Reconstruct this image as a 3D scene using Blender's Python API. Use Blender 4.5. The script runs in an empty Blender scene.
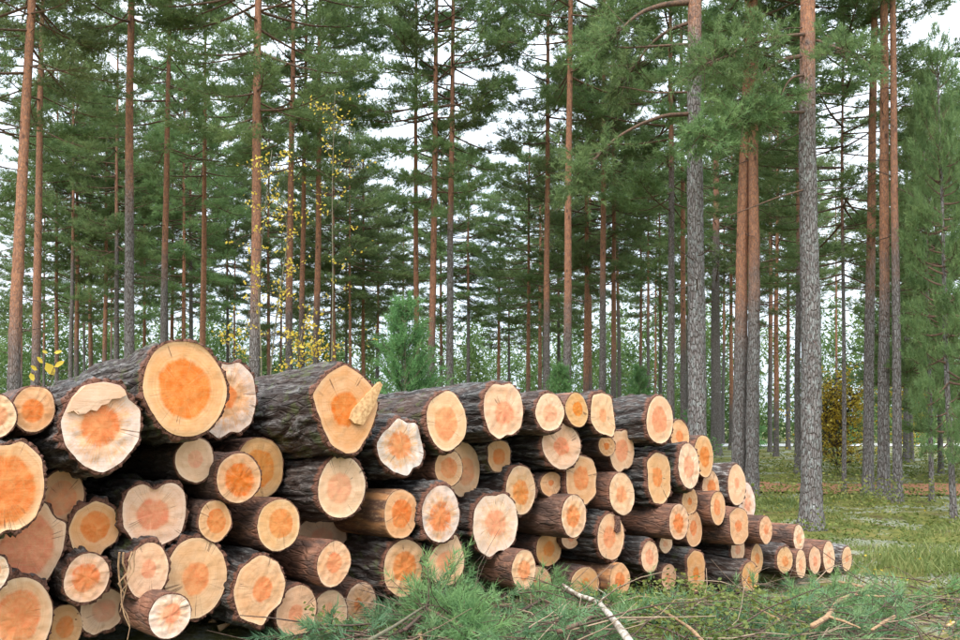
import bpy, math, random
import numpy as np

SC = bpy.context.scene
COL = SC.collection
R = math.radians

# ------------------------------------------------------------------ camera
FPX, CXP, CYP = 900.0, 480.0, 320.0        # focal length and centre of a 960 x 640 frame
HORIZON = 420.0
HC = 1.70
PITCH = math.atan((HORIZON - CYP) / FPX)
cam_data = bpy.data.cameras.new('camera')
cam = bpy.data.objects.new('camera', cam_data)
COL.objects.link(cam)
cam.location = (0, 0, HC)
cam.rotation_euler = (R(90) + PITCH, 0, 0)
cam_data.sensor_width = 36.0
cam_data.lens = 36.0 * FPX / 960.0
cam_data.clip_start = 0.05
cam_data.clip_end = 2000.0
SC.camera = cam

# ------------------------------------------------------------------ sky, sun, exposure
SUN_EL, SUN_AZ = 48.0, 200.0               # azimuth clockwise from +Y
world = bpy.data.worlds.new('World')
SC.world = world
world.use_nodes = True
wn, wl = world.node_tree.nodes, world.node_tree.links
wn.clear()
w_out = wn.new('ShaderNodeOutputWorld')
w_bg = wn.new('ShaderNodeBackground')
w_sky = wn.new('ShaderNodeTexSky')
w_sky.sky_type = 'NISHITA'
w_sky.sun_disc = False
w_sky.sun_elevation = R(SUN_EL)
w_sky.sun_rotation = R(SUN_AZ)
w_sky.air_density = 1.0
w_sky.dust_density = 3.0
w_hs = wn.new('ShaderNodeHueSaturation')
w_hs.inputs['Saturation'].default_value = 0.35
w_tc = wn.new('ShaderNodeTexCoord')
w_nz = wn.new('ShaderNodeTexNoise')
w_nz.inputs['Scale'].default_value = 2.2
w_nz.inputs['Detail'].default_value = 5.0
w_rm = wn.new('ShaderNodeValToRGB')
w_rm.color_ramp.elements[0].position = 0.30
w_rm.color_ramp.elements[0].color = (8.0, 9.4, 10.8, 1)
w_rm.color_ramp.elements[1].position = 0.70
w_rm.color_ramp.elements[1].color = (11.6, 12.8, 14.0, 1)
w_mx = wn.new('ShaderNodeMix')
w_mx.data_type = 'RGBA'
w_mx.inputs[0].default_value = 0.80        # an almost closed cloud deck in front of the sky
wl.new(w_sky.outputs[0], w_hs.inputs['Color'])
wl.new(w_tc.outputs['Generated'], w_nz.inputs['Vector'])
wl.new(w_nz.outputs['Fac'], w_rm.inputs['Fac'])
wl.new(w_hs.outputs[0], w_mx.inputs[6])
wl.new(w_rm.outputs[0], w_mx.inputs[7])
w_sp = wn.new('ShaderNodeSeparateXYZ')
wl.new(w_tc.outputs['Generated'], w_sp.inputs[0])
w_gr = wn.new('ShaderNodeMapRange')         # standard overcast sky: (1 + 2 sin elevation) / 3
w_gr.inputs['From Min'].default_value = 0.0
w_gr.inputs['From Max'].default_value = 1.0
w_gr.inputs['To Min'].default_value = 0.50
w_gr.inputs['To Max'].default_value = 1.50
wl.new(w_sp.outputs[2], w_gr.inputs['Value'])
w_ml = wn.new('ShaderNodeVectorMath')
w_ml.operation = 'SCALE'
wl.new(w_mx.outputs[2], w_ml.inputs[0])
wl.new(w_gr.outputs[0], w_ml.inputs['Scale'])
wl.new(w_ml.outputs[0], w_bg.inputs['Color'])
w_bg.inputs['Strength'].default_value = 0.11
wl.new(w_bg.outputs[0], w_out.inputs[0])

sun_data = bpy.data.lights.new('sun', 'SUN')
sun_data.energy = 1.5
sun_data.angle = R(35)
sun_data.color = (1.0, 0.96, 0.90)
sun = bpy.data.objects.new('sun', sun_data)
COL.objects.link(sun)
sun.rotation_euler = (R(90 - SUN_EL), 0, R(180 - SUN_AZ))
sun.location = (0, 0, 40)

SC.view_settings.view_transform = 'Standard'
SC.view_settings.look = 'None'
SC.view_settings.exposure = 1.15
SC.view_settings.gamma = 1.0
SC.view_settings.use_curve_mapping = False
SC.render.engine = 'CYCLES'
cy = SC.cycles
cy.max_bounces = 5
cy.diffuse_bounces = 3
cy.glossy_bounces = 2
cy.transmission_bounces = 2
cy.transparent_max_bounces = 4
cy.caustics_reflective = False
cy.caustics_refractive = False
cy.use_denoising = True
cy.use_adaptive_sampling = True
cy.adaptive_threshold = 0.018

# ------------------------------------------------------------------ small maths
FWD = np.array([0, math.cos(PITCH), math.sin(PITCH)])
UPV = np.array([0, -math.sin(PITCH), math.cos(PITCH)])
RGT = np.array([1.0, 0, 0])
EYE = np.array([0, 0, HC])


def ray(u, v):
    return FWD + RGT * ((u - CXP) / FPX) + UPV * ((CYP - v) / FPX)


def proj(p):
    q = np.asarray(p, float) - EYE
    d = q @ FWD
    return CXP + FPX * (q @ RGT) / d, CYP - FPX * (q @ UPV) / d


def at_depth(u, v, y):
    d = ray(u, v)
    return EYE + d * (y / d[1])


def _h(ix, iy, iz, s):
    n = (ix.astype(np.int64) * 374761393 + iy.astype(np.int64) * 668265263 + iz.astype(np.int64) * 2147483647 + s * 974711) & 0xffffffff
    n = ((n ^ (n >> 13)) * 1274126177) & 0xffffffff
    n = ((n ^ (n >> 16)) * 2246822519) & 0xffffffff
    n = n ^ (n >> 15)
    return (n & 0xffffff) / float(0x1000000)


def vnoise(p, s=0):
    p = np.asarray(p, float)
    i = np.floor(p)
    f = p - i
    f = f * f * (3 - 2 * f)
    i = i.astype(np.int64)
    out = 0
    for a in (0, 1):
        for b in (0, 1):
            for c in (0, 1):
                w = (f[:, 0] if a else 1 - f[:, 0]) * (f[:, 1] if b else 1 - f[:, 1]) * (f[:, 2] if c else 1 - f[:, 2])
                out = out + w * _h(i[:, 0] + a, i[:, 1] + b, i[:, 2] + c, s)
    return out


def fbm(p, s=0, o=3):
    t, a, n = 0, 0.5, 0
    p = np.asarray(p, float)
    for k in range(o):
        t = t + a * vnoise(p * 2 ** k, s + k)
        n += a
        a *= 0.5
    return t / n


def voronoi(p, s=0):
    """F1, F2 and the nearest cell's random number."""
    i = np.floor(p).astype(np.int64)
    f1 = np.full(len(p), 9.0)
    f2 = np.full(len(p), 9.0)
    cid = np.zeros(len(p))
    for a in (-1, 0, 1):
        for b in (-1, 0, 1):
            for c in (-1, 0, 1):
                jx, jy, jz = i[:, 0] + a, i[:, 1] + b, i[:, 2] + c
                fx = jx + _h(jx, jy, jz, s) - p[:, 0]
                fy = jy + _h(jx, jy, jz, s + 1) - p[:, 1]
                fz = jz + _h(jx, jy, jz, s + 2) - p[:, 2]
                d = np.sqrt(fx * fx + fy * fy + fz * fz)
                near = d < f1
                f2 = np.where(near, f1, np.minimum(f2, d))
                cid = np.where(near, _h(jx, jy, jz, s + 3), cid)
                f1 = np.where(near, d, f1)
    return f1, f2, cid


def sstep(a, b, x):
    t = np.clip((x - a) / (b - a), 0, 1)
    return t * t * (3 - 2 * t)


# ------------------------------------------------------------------ mesh helpers
def mesh_from(name, verts, faces, mat=None, smooth=False, attrs=None):
    """faces: (n,3) or (n,4) array, or a list of such arrays."""
    if not isinstance(faces, list):
        faces = [faces]
    faces = [np.asarray(f, np.int32) for f in faces if len(f)]
    me = bpy.data.meshes.new(name)
    verts = np.asarray(verts, np.float32)
    me.vertices.add(len(verts))
    me.vertices.foreach_set('co', verts.ravel())
    idx = np.concatenate([f.ravel() for f in faces])
    tot = np.concatenate([np.full(len(f), f.shape[1], np.int32) for f in faces])
    start = np.concatenate([[0], np.cumsum(tot)[:-1]]).astype(np.int32)
    me.loops.add(len(idx))
    me.loops.foreach_set('vertex_index', idx)
    me.polygons.add(len(tot))
    me.polygons.foreach_set('loop_start', start)
    me.polygons.foreach_set('loop_total', tot)
    me.polygons.foreach_set('use_smooth', np.full(len(tot), smooth, bool))
    me.update(calc_edges=True)
    me.validate()
    for k, v in (attrs or {}).items():
        a = me.attributes.new(k, 'FLOAT', 'POINT')
        a.data.foreach_set('value', np.asarray(v, np.float32))
    if mat:
        me.materials.append(mat)
    return me


def obj(name, me, parent=None, loc=None, color=None):
    o = bpy.data.objects.new(name, me)
    COL.objects.link(o)
    if parent is not None:
        o.parent = parent
    if loc is not None:
        o.location = loc
    if color is not None:
        o.color = color
    return o


def empty(name, loc, rot=(0, 0, 0)):
    o = bpy.data.objects.new(name, None)
    COL.objects.link(o)
    o.location = loc
    o.rotation_euler = rot
    o.empty_display_size = 0.2
    return o


def tag(o, label=None, cat=None, group=None, kind=None):
    if label:
        o['label'] = label
    if cat:
        o['category'] = cat
    if group:
        o['group'] = group
    if kind:
        o['kind'] = kind
    return o


class Bag:
    """collects tubes and loose triangles into one mesh"""
    def __init__(self):
        self.v, self.f3, self.f4, self.n = [], [], [], 0
        self.a = []

    def add(self, v, f3=None, f4=None, a=0.0):
        v = np.asarray(v, float)
        if f3 is not None and len(f3):
            self.f3.append(np.asarray(f3) + self.n)
        if f4 is not None and len(f4):
            self.f4.append(np.asarray(f4) + self.n)
        self.v.append(v)
        self.a.append(np.full(len(v), a) if np.isscalar(a) else np.asarray(a))
        self.n += len(v)

    def tube(self, pts, rad, k=5, a=0.0, cap=True):
        pts = np.asarray(pts, float)
        rad = np.broadcast_to(np.asarray(rad, float), (len(pts),))
        t = np.gradient(pts, axis=0)
        t /= np.linalg.norm(t, axis=1)[:, None] + 1e-9
        ref = np.array([0.0, 0, 1]) if abs(t[:, 2]).mean() < 0.8 else np.array([1.0, 0, 0])
        e1 = np.cross(t, ref)
        e1 /= np.linalg.norm(e1, axis=1)[:, None] + 1e-9
        e2 = np.cross(t, e1)
        th = np.arange(k) * 2 * math.pi / k
        v = pts[:, None, :] + rad[:, None, None] * (np.cos(th)[None, :, None] * e1[:, None, :] + np.sin(th)[None, :, None] * e2[:, None, :])
        n = len(pts)
        i = np.arange(n - 1)[:, None] * k
        j = np.arange(k)[None, :]
        j2 = (j + 1) % k
        q = np.stack([i + j, i + j2, i + k + j2, i + k + j], -1).reshape(-1, 4)
        v = v.reshape(-1, 3)
        f3 = []
        if cap:
            v = np.vstack([v, pts[0], pts[-1]])
            c0, c1 = n * k, n * k + 1
            f3 = [(c0, (m + 1) % k, m) for m in range(k)] + [(c1, (n - 1) * k + m, (n - 1) * k + (m + 1) % k) for m in range(k)]
        self.add(v, f3, q, a)

    def mesh(self, name, mat, smooth=False, attr='tint'):
        if not self.v:
            self.add(np.zeros((3, 3)), [(0, 1, 2)])
        fs = []
        if self.f3:
            fs.append(np.concatenate(self.f3))
        if self.f4:
            fs.append(np.concatenate(self.f4))
        return mesh_from(name, np.concatenate(self.v), fs, mat, smooth, {attr: np.concatenate(self.a)})


def needles(bag, P, D, S, rng, k=18, length=0.11, width=0.016, spread=1.0):
    """k thin needles round each shoot (P start, D direction, S shoot length)"""
    P, D, S = np.asarray(P, float), np.asarray(D, float), np.asarray(S, float)
    n = len(P)
    if not n:
        return
    D = D / (np.linalg.norm(D, axis=1)[:, None] + 1e-9)
    rnd = rng.normal(size=(n, k, 3))
    rnd -= (rnd * D[:, None, :]).sum(-1)[..., None] * D[:, None, :]
    rnd /= np.linalg.norm(rnd, axis=-1)[..., None] + 1e-9
    u = rng.random((n, k))
    base = P[:, None, :] + D[:, None, :] * (S[:, None] * u)[..., None]
    d = D[:, None, :] * (0.35 + 0.75 * u)[..., None] + rnd * spread * (0.55 + 0.5 * rng.random((n, k)))[..., None]
    d /= np.linalg.norm(d, axis=-1)[..., None] + 1e-9
    L = length * (0.65 + 0.7 * rng.random((n, k)))
    side = np.cross(d, rng.normal(size=(n, k, 3)))
    side /= np.linalg.norm(side, axis=-1)[..., None] + 1e-9
    w = width * (0.7 + 0.6 * rng.random((n, k)))
    a = base - side * (w * 0.5)[..., None]
    b = base + side * (w * 0.5)[..., None]
    c = base + d * L[..., None]
    v = np.stack([a, b, c], 2).reshape(-1, 3)
    f = np.arange(len(v)).reshape(-1, 3)
    tint = np.repeat(np.clip(rng.random(n)[:, None] * 0.8 + rng.random((n, k)) * 0.2, 0, 1).ravel(), 3)
    bag.add(v, f, None, tint)


# ------------------------------------------------------------------ materials
class Mat:
    def __init__(self, name, rough=0.85, spec=0.25):
        self.m = bpy.data.materials.new(name)
        self.m.use_nodes = True
        self.n, self.l = self.m.node_tree.nodes, self.m.node_tree.links
        self.n.clear()
        self.out = self.n.new('ShaderNodeOutputMaterial')
        self.b = self.n.new('ShaderNodeBsdfPrincipled')
        self.b.inputs['Roughness'].default_value = rough
        self.b.inputs['Specular IOR Level'].default_value = spec
        self.l.new(self.b.outputs[0], self.out.inputs[0])

    def link(self, a, b):
        self.l.new(a, b)

    def coord(self, kind='Object', scale=None, rot=None):
        t = self.n.new('ShaderNodeTexCoord')
        if scale is None:
            return t.outputs[kind]
        m = self.n.new('ShaderNodeMapping')
        m.inputs['Scale'].default_value = scale
        if rot:
            m.inputs['Rotation'].default_value = rot
        self.link(t.outputs[kind], m.inputs['Vector'])
        return m.outputs[0]

    def noise(self, vec, scale=5.0, detail=4.0, rough=0.55, dist=0.0, out='Fac', w=None):
        t = self.n.new('ShaderNodeTexNoise')
        if w is not None:
            t.noise_dimensions = '4D'
            self.link(w, t.inputs['W'])
        t.inputs['Scale'].default_value = scale
        t.inputs['Detail'].default_value = detail
        t.inputs['Roughness'].default_value = rough
        t.inputs['Distortion'].default_value = dist
        if vec is not None:
            self.link(vec, t.inputs['Vector'])
        return t.outputs[out]

    def voro(self, vec, scale=5.0, feature='F1', out='Distance', rand=1.0):
        t = self.n.new('ShaderNodeTexVoronoi')
        t.feature = feature
        t.inputs['Scale'].default_value = scale
        t.inputs['Randomness'].default_value = rand
        self.link(vec, t.inputs['Vector'])
        return t.outputs[out]

    def math(self, op, a, b=None, c=None, clamp=False):
        t = self.n.new('ShaderNodeMath')
        t.operation = op
        t.use_clamp = clamp
        for k, x in enumerate((a, b, c)):
            if x is None:
                continue
            if isinstance(x, (int, float)):
                t.inputs[k].default_value = x
            else:
                self.link(x, t.inputs[k])
        return t.outputs[0]

    def step(self, x, lo, hi, a=0.0, b=1.0):
        t = self.n.new('ShaderNodeMapRange')
        t.interpolation_type = 'SMOOTHSTEP'
        for k, y in zip(('Value', 'From Min', 'From Max', 'To Min', 'To Max'), (x, lo, hi, a, b)):
            if isinstance(y, (int, float)):
                t.inputs[k].default_value = y
            else:
                self.link(y, t.inputs[k])
        return t.outputs[0]

    def mix(self, f, a, b, mode='MIX'):
        t = self.n.new('ShaderNodeMix')
        t.data_type = 'RGBA'
        t.blend_type = mode
        for k, x in ((0, f), (6, a), (7, b)):
            if isinstance(x, (int, float)):
                t.inputs[k].default_value = x
            elif isinstance(x, tuple):
                t.inputs[k].default_value = (*x, 1.0)
            else:
                self.link(x, t.inputs[k])
        return t.outputs[2]

    def attr(self, name, out='Fac'):
        t = self.n.new('ShaderNodeAttribute')
        t.attribute_name = name
        return t.outputs[out]

    def info(self, out='Random'):
        t = self.n.new('ShaderNodeObjectInfo')
        return t.outputs[out]

    def sep(self, c):
        t = self.n.new('ShaderNodeSeparateColor')
        self.link(c, t.inputs[0])
        return t.outputs

    def sepv(self, c):
        t = self.n.new('ShaderNodeSeparateXYZ')
        self.link(c, t.inputs[0])
        return t.outputs

    def base(self, c):
        if isinstance(c, tuple):
            self.b.inputs['Base Color'].default_value = (*c, 1.0)
        else:
            self.link(c, self.b.inputs['Base Color'])

    def bump(self, h, strength=0.5, dist=0.01):
        t = self.n.new('ShaderNodeBump')
        t.inputs['Strength'].default_value = strength
        t.inputs['Distance'].default_value = dist
        self.link(h, t.inputs['Height'])
        self.link(t.outputs[0], self.b.inputs['Normal'])


def leafy(name, c1, c2, c3, trans=0.35, rough=0.6, hue_obj=True):
    """foliage: tint attribute runs c1 -> c2 -> c3 over the pieces, light also passes through"""
    M = Mat(name, rough, 0.3)
    t = M.attr('tint')
    nz = M.noise(M.coord('Object'), 0.9, 2.0)
    f = M.math('ADD', M.math('MULTIPLY', t, 0.7), M.math('MULTIPLY', M.math('SUBTRACT', nz, 0.35), 0.9), clamp=True)
    r = M.n.new('ShaderNodeValToRGB')
    e = r.color_ramp.elements
    e[0].position, e[0].color = 0.0, (*c1, 1)
    e[1].position, e[1].color = 1.0, (*c3, 1)
    m = e.new(0.5)
    m.color = (*c2, 1)
    M.link(f, r.inputs[0])
    col = r.outputs[0]
    if hue_obj:
        hs = M.n.new('ShaderNodeHueSaturation')
        M.link(M.math('ADD', M.math('MULTIPLY', M.info('Random'), 0.5), 0.75), hs.inputs['Value'])
        M.link(M.math('ADD', M.math('MULTIPLY', M.info('Random'), 0.04), 0.48), hs.inputs['Hue'])
        M.link(col, hs.inputs['Color'])
        col = hs.outputs[0]
    M.base(col)
    tr = M.n.new('ShaderNodeBsdfTranslucent')
    M.link(col, tr.inputs[0])
    mx = M.n.new('ShaderNodeMixShader')
    mx.inputs[0].default_value = trans
    M.link(M.b.outputs[0], mx.inputs[1])
    M.link(tr.outputs[0], mx.inputs[2])
    M.link(mx.outputs[0], M.out.inputs[0])
    return M.m


def plain(name, col, col2=None, rough=0.85, scale=20.0, bump=0.3, dist=0.004):
    M = Mat(name, rough)
    nz = M.noise(M.coord('Object'), scale, 5.0, 0.6)
    M.base(M.mix(M.step(nz, 0.35, 0.65), col, col2 or tuple(x * 0.6 for x in col)))
    M.bump(nz, bump, dist)
    return M.m


M_NEEDLE = leafy('pine_needles', (0.100, 0.155, 0.066), (0.175, 0.245, 0.094), (0.255, 0.310, 0.120), 0.55)
M_NEEDLE_YOUNG = leafy('young_pine_needles', (0.09, 0.20, 0.08), (0.16, 0.31, 0.11), (0.24, 0.40, 0.14), 0.5, hue_obj=False)
M_BOUGH = leafy('fresh_bough_needles', (0.11, 0.22, 0.09), (0.18, 0.32, 0.12), (0.29, 0.42, 0.16), 0.4, hue_obj=False)
M_NEEDLE_CUT = leafy('cut_branch_needles', (0.085, 0.17, 0.090), (0.14, 0.25, 0.115), (0.25, 0.33, 0.13), hue_obj=False)
M_LEAF_YELLOW = leafy('yellow_leaves', (0.48, 0.33, 0.04), (0.70, 0.50, 0.06), (0.80, 0.66, 0.14), 0.5, hue_obj=False)
M_THICKET = leafy('thicket_leaves', (0.06, 0.115, 0.035), (0.12, 0.19, 0.055), (0.20, 0.26, 0.08), 0.4)
M_COVER = leafy('ground_cover_leaves', (0.055, 0.085, 0.020), (0.13, 0.165, 0.036), (0.26, 0.24, 0.06), 0.3, hue_obj=False)
M_GRASS = leafy('grass_blades', (0.10, 0.15, 0.04), (0.19, 0.235, 0.07), (0.33, 0.31, 0.12), 0.4, hue_obj=False)
M_BRANCH = plain('branch_bark', (0.17, 0.095, 0.06), (0.08, 0.055, 0.042), scale=25)
M_TWIG = plain('twig_bark', (0.13, 0.075, 0.055), (0.06, 0.04, 0.033), scale=30)
M_STEM = plain('sapling_bark', (0.20, 0.17, 0.10), (0.11, 0.10, 0.07), scale=40)
M_BIRCHSTICK = plain('pale_stick_bark', (0.55, 0.50, 0.42), (0.20, 0.15, 0.11), scale=18)
M_TANSTICK = plain('peeled_stick', (0.42, 0.26, 0.14), (0.24, 0.14, 0.08), scale=22)
M_SPLINT = plain('splintered_wood', (0.60, 0.36, 0.17), (0.40, 0.21, 0.09), scale=45)
M_CHIP = plain('wood_chip', (0.70, 0.47, 0.26), (0.55, 0.28, 0.12), scale=30)


def trunk_material():
    M = Mat('pine_trunk_bark', 0.9, 0.15)
    c = M.sep(M.info('Color'))                       # R: height where bark turns orange / 20, G: how orange, B: lichen
    oc = M.coord('Object')
    z = M.sepv(oc)[2]
    big = M.noise(oc, 1.3, 3.0)
    split = M.math('MULTIPLY', c[0], 20.0)
    hh = M.math('ADD', z, M.math('MULTIPLY', M.math('SUBTRACT', big, 0.5), 2.6))
    f_or = M.step(M.math('SUBTRACT', hh, split), -1.0, 1.2)
    v = M.coord('Object', (1, 1, 0.28))
    pl = M.voro(v, 27.0, 'DISTANCE_TO_EDGE')
    plc = M.voro(v, 27.0, 'F1', 'Color')
    pls = M.sep(plc)
    fine = M.noise(M.coord('Object', (1, 1, 0.5)), 38.0, 6.0, 0.65)
    edge = M.step(pl, 0.01, 0.16)
    grey = M.mix(pls[0], (0.150, 0.126, 0.115), (0.205, 0.182, 0.172))
    grey = M.mix(M.math('SUBTRACT', 1.0, edge), grey, (0.105, 0.080, 0.070))
    grey = M.mix(M.math('MULTIPLY', M.step(fine, 0.45, 0.7), 0.5), grey, (0.26, 0.24, 0.225))
    lic = M.math('MULTIPLY', M.step(M.noise(M.coord('Object', (1, 1, 0.7)), 16.0, 5.0, 0.7), 0.47, 0.66), M.math('MULTIPLY', c[2], 0.8))
    grey = M.mix(lic, grey, (0.33, 0.35, 0.33))
    fl = M.noise(M.coord('Object', (1, 1, 0.45)), 13.0, 5.0, 0.7, 0.4)
    ora = M.mix(M.step(fl, 0.35, 0.62), (0.300, 0.125, 0.066), (0.470, 0.215, 0.112))
    ora = M.mix(M.math('MULTIPLY', M.step(fine, 0.42, 0.62), 0.65), ora, (0.20, 0.135, 0.11))
    knot = M.step(M.voro(M.coord('Object', (1, 1, 0.55)), 5.0), 0.10, 0.22, 1.0, 0.0)
    ora = M.mix(M.math('MULTIPLY', knot, 0.8), ora, (0.055, 0.035, 0.03))
    sc = M.voro(M.coord('Object', (1, 1, 0.35)), 21.0, 'DISTANCE_TO_EDGE')
    ora = M.mix(M.step(sc, 0.02, 0.12, 0.55, 0.0), ora, (0.13, 0.065, 0.045))
    redg = M.mix(0.55, ora, (0.17, 0.10, 0.08))
    ora = M.mix(c[1], redg, ora)
    M.base(M.mix(f_or, grey, ora))
    hgt = M.math('ADD', M.math('MULTIPLY', edge, M.math('SUBTRACT', 1.15, f_or)), M.math('MULTIPLY', fine, 0.6))
    M.bump(hgt, 0.9, 0.022)
    return M.m


def log_bark_material():
    M = Mat('log_bark', 0.74, 0.30)
    c = M.sep(M.info('Color'))                       # R: 0 dark furrowed .. 1 thin orange, G: grey weathering, B: moss
    oc = M.coord('Object')
    pl = M.attr('plate')
    rim = M.attr('rim')
    fine = M.noise(M.coord('Object', (1, 0.18, 1)), 45.0, 6.0, 0.68, w=M.math('MULTIPLY', M.info('Random'), 50.0))
    mid = M.noise(M.coord('Object', (1, 0.35, 1)), 11.0, 4.0, 0.6, w=M.math('MULTIPLY', M.info('Random'), 50.0))
    furrow = (0.030, 0.018, 0.014)
    top = M.mix(M.step(fine, 0.38, 0.66), (0.026, 0.021, 0.019), (0.105, 0.096, 0.090))
    top = M.mix(M.math('MULTIPLY', M.step(mid, 0.48, 0.62), 0.5), top, (0.105, 0.058, 0.042))
    dark = M.mix(M.step(pl, 0.15, 0.6), furrow, top)
    dark = M.mix(M.math('MULTIPLY', M.step(fine, 0.48, 0.62), c[1]), dark, (0.34, 0.34, 0.32))
    ora = M.mix(M.step(mid, 0.36, 0.60), (0.25, 0.110, 0.066), (0.105, 0.058, 0.043))
    ora = M.mix(M.math('MULTIPLY', M.step(fine, 0.48, 0.64), 0.6), ora, (0.38, 0.19, 0.115))
    big = M.noise(M.coord('Object', (1, 0.6, 1)), 5.0, 5.0, 0.65, 0.5, w=M.math('MULTIPLY', M.info('Random'), 50.0))
    ora = M.mix(M.step(big, 0.50, 0.60, 0.0, 0.75), ora, (0.055, 0.038, 0.032))
    col = M.mix(c[0], dark, ora)
    moss = M.math('MULTIPLY', M.step(M.noise(oc, 9.0, 4.0), 0.52, 0.62), c[2])
    col = M.mix(moss, col, (0.10, 0.13, 0.03))
    col = M.mix(M.math('MULTIPLY', rim, M.step(fine, 0.30, 0.60, 0.5, 1.0)), col, (0.17, 0.070, 0.042))
    M.base(col)
    fl = M.voro(M.coord('Object', (1, 0.22, 1)), 26.0, 'DISTANCE_TO_EDGE')
    M.bump(M.math('ADD', M.math('ADD', fine, M.math('MULTIPLY', mid, 0.8)), M.math('MULTIPLY', M.step(fl, 0.0, 0.15), 0.5)), 0.9, 0.014)
    return M.m


def peeled_material():
    M = Mat('peeled_log_side', 0.7, 0.3)
    mid = M.noise(M.coord('Object', (1, 0.15, 1)), 14.0, 5.0, 0.6, w=M.math('MULTIPLY', M.info('Random'), 50.0))
    fine = M.noise(M.coord('Object', (1, 0.25, 1)), 60.0, 5.0, 0.7)
    col = M.mix(M.step(mid, 0.38, 0.60), (0.42, 0.19, 0.075), (0.11, 0.055, 0.035))
    col = M.mix(M.math('MULTIPLY', M.step(fine, 0.5, 0.7), 0.4), col, (0.62, 0.40, 0.22))
    M.base(col)
    M.bump(M.math('ADD', mid, fine), 0.5, 0.006)
    return M.m


def cut_material():
    M = Mat('cut_wood', 0.62, 0.3)
    c = M.sep(M.info('Color'))                       # R: heartwood share, G: frosty white, B: old and dusty
    rnd = M.math('MULTIPLY', M.info('Random'), 80.0)
    oc = M.coord('Object')
    rn = M.attr('rn')
    hx, hz = M.attr('hx'), M.attr('hz')              # place relative to the pith, in radii
    hd = M.math('SQRT', M.math('ADD', M.math('MULTIPLY', hx, hx), M.math('MULTIPLY', hz, hz)))
    hr = M.math('ADD', M.math('MULTIPLY', hd, 0.6), M.math('MULTIPLY', M.math('MULTIPLY', rn, 0.4), M.step(hd, 0.0, 0.3)))
    an = M.math('ARCTAN2', hz, hx)
    n1 = M.noise(oc, 9.0, 3.0, 0.55, w=rnd)
    n2 = M.noise(oc, 26.0, 5.0, 0.65, w=rnd)
    n3 = M.noise(oc, 90.0, 4.0, 0.7, w=rnd)
    # heartwood
    hb = M.math('ADD', M.math('ADD', hr, M.math('MULTIPLY', M.math('SUBTRACT', n2, 0.5), 0.10)), M.math('MULTIPLY', M.math('SUBTRACT', n1, 0.5), 0.26))
    heart = M.math('SUBTRACT', 1.0, M.step(M.math('SUBTRACT', hb, M.math('ADD', M.math('MULTIPLY', c[0], 0.92), 0.06)), -0.045, 0.065))
    sap = M.mix(M.step(n1, 0.3, 0.7), (0.68, 0.350, 0.165), (0.72, 0.430, 0.240))
    sap = M.mix(M.math('MULTIPLY', M.step(n2, 0.52, 0.72), 0.45), sap, (0.74, 0.41, 0.18))
    hrt = M.mix(M.step(n2, 0.32, 0.68), (0.66, 0.180, 0.055), (0.70, 0.265, 0.095))
    col = M.mix(heart, sap, hrt)
    # darker ring just inside the bark and a pale outer sapwood ring
    col = M.mix(M.math('MULTIPLY', M.step(rn, 0.86, 0.97), 0.35), col, (0.76, 0.60, 0.41))
    # growth rings
    ringv = M.math('ADD', M.math('MULTIPLY', hr, 82.0), M.math('MULTIPLY', n1, 14.0))
    ring = M.math('ADD', M.math('MULTIPLY', M.math('SINE', ringv), 0.5), 0.5)
    ring2 = M.math('ADD', M.math('MULTIPLY', M.math('SINE', M.math('MULTIPLY', ringv, 0.31)), 0.5), 0.5)
    col = M.mix(M.math('MULTIPLY', M.math('MULTIPLY', ring, ring2), 0.34), col, (0.56, 0.27, 0.10))
    # rays from the pith
    ca = M.n.new('ShaderNodeCombineXYZ')
    M.link(M.math('MULTIPLY', M.math('COSINE', an), 14.0), ca.inputs[0])
    M.link(M.math('MULTIPLY', M.math('SINE', an), 14.0), ca.inputs[1])
    M.link(M.math('MULTIPLY', hr, 1.2), ca.inputs[2])
    rays = M.noise(ca.outputs[0], 1.6, 3.0, 0.6, w=rnd)
    col = M.mix(M.math('MULTIPLY', M.step(rays, 0.50, 0.70), 0.16), col, (0.76, 0.52, 0.31))
    # frosty resin on some ends
    fr = M.math('MULTIPLY', M.step(M.math('ADD', M.math('MULTIPLY', rays, 0.35), M.math('ADD', M.math('MULTIPLY', n2, 0.55), M.math('MULTIPLY', hr, 0.38))), 0.58, 0.84), M.math('MULTIPLY', c[1], 0.85))
    col = M.mix(fr, col, (0.72, 0.63, 0.58))
    # old dusty ends
    old = M.math('MULTIPLY', M.step(M.math('ADD', n1, M.math('MULTIPLY', n2, 0.6)), 0.55, 1.0, 0.35, 1.0), c[2])
    col = M.mix(old, col, (0.36, 0.21, 0.12))
    # blotches of drier and wetter wood
    col = M.mix(M.math('MULTIPLY', M.step(M.noise(oc, 5.0, 4.0, 0.6, 0.6, w=rnd), 0.46, 0.66), 0.28), col, (0.70, 0.36, 0.15))
    # drying checks: a few fine dark radial cracks
    cb = M.n.new('ShaderNodeCombineXYZ')
    M.link(M.math('MULTIPLY', M.math('COSINE', an), 3.2), cb.inputs[0])
    M.link(M.math('MULTIPLY', M.math('SINE', an), 3.2), cb.inputs[1])
    crk = M.noise(cb.outputs[0], 1.0, 2.0, 0.5, w=rnd)
    line = M.math('ABSOLUTE', M.math('SUBTRACT', crk, 0.56))
    crack = M.math('MULTIPLY', M.step(line, 0.003, 0.010, 1.0, 0.0), M.math('MULTIPLY', M.step(hr, 0.22, 0.5), M.step(n1, 0.50, 0.60)))
    col = M.mix(M.math('MULTIPLY', crack, 0.75), col, (0.16, 0.075, 0.035))
    hsv = M.n.new('ShaderNodeHueSaturation')
    rr = M.math('FRACT', M.math('MULTIPLY', M.info('Random'), 17.3))
    M.link(M.math('ADD', M.math('MULTIPLY', rr, 0.20), 0.84), hsv.inputs['Value'])
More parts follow.
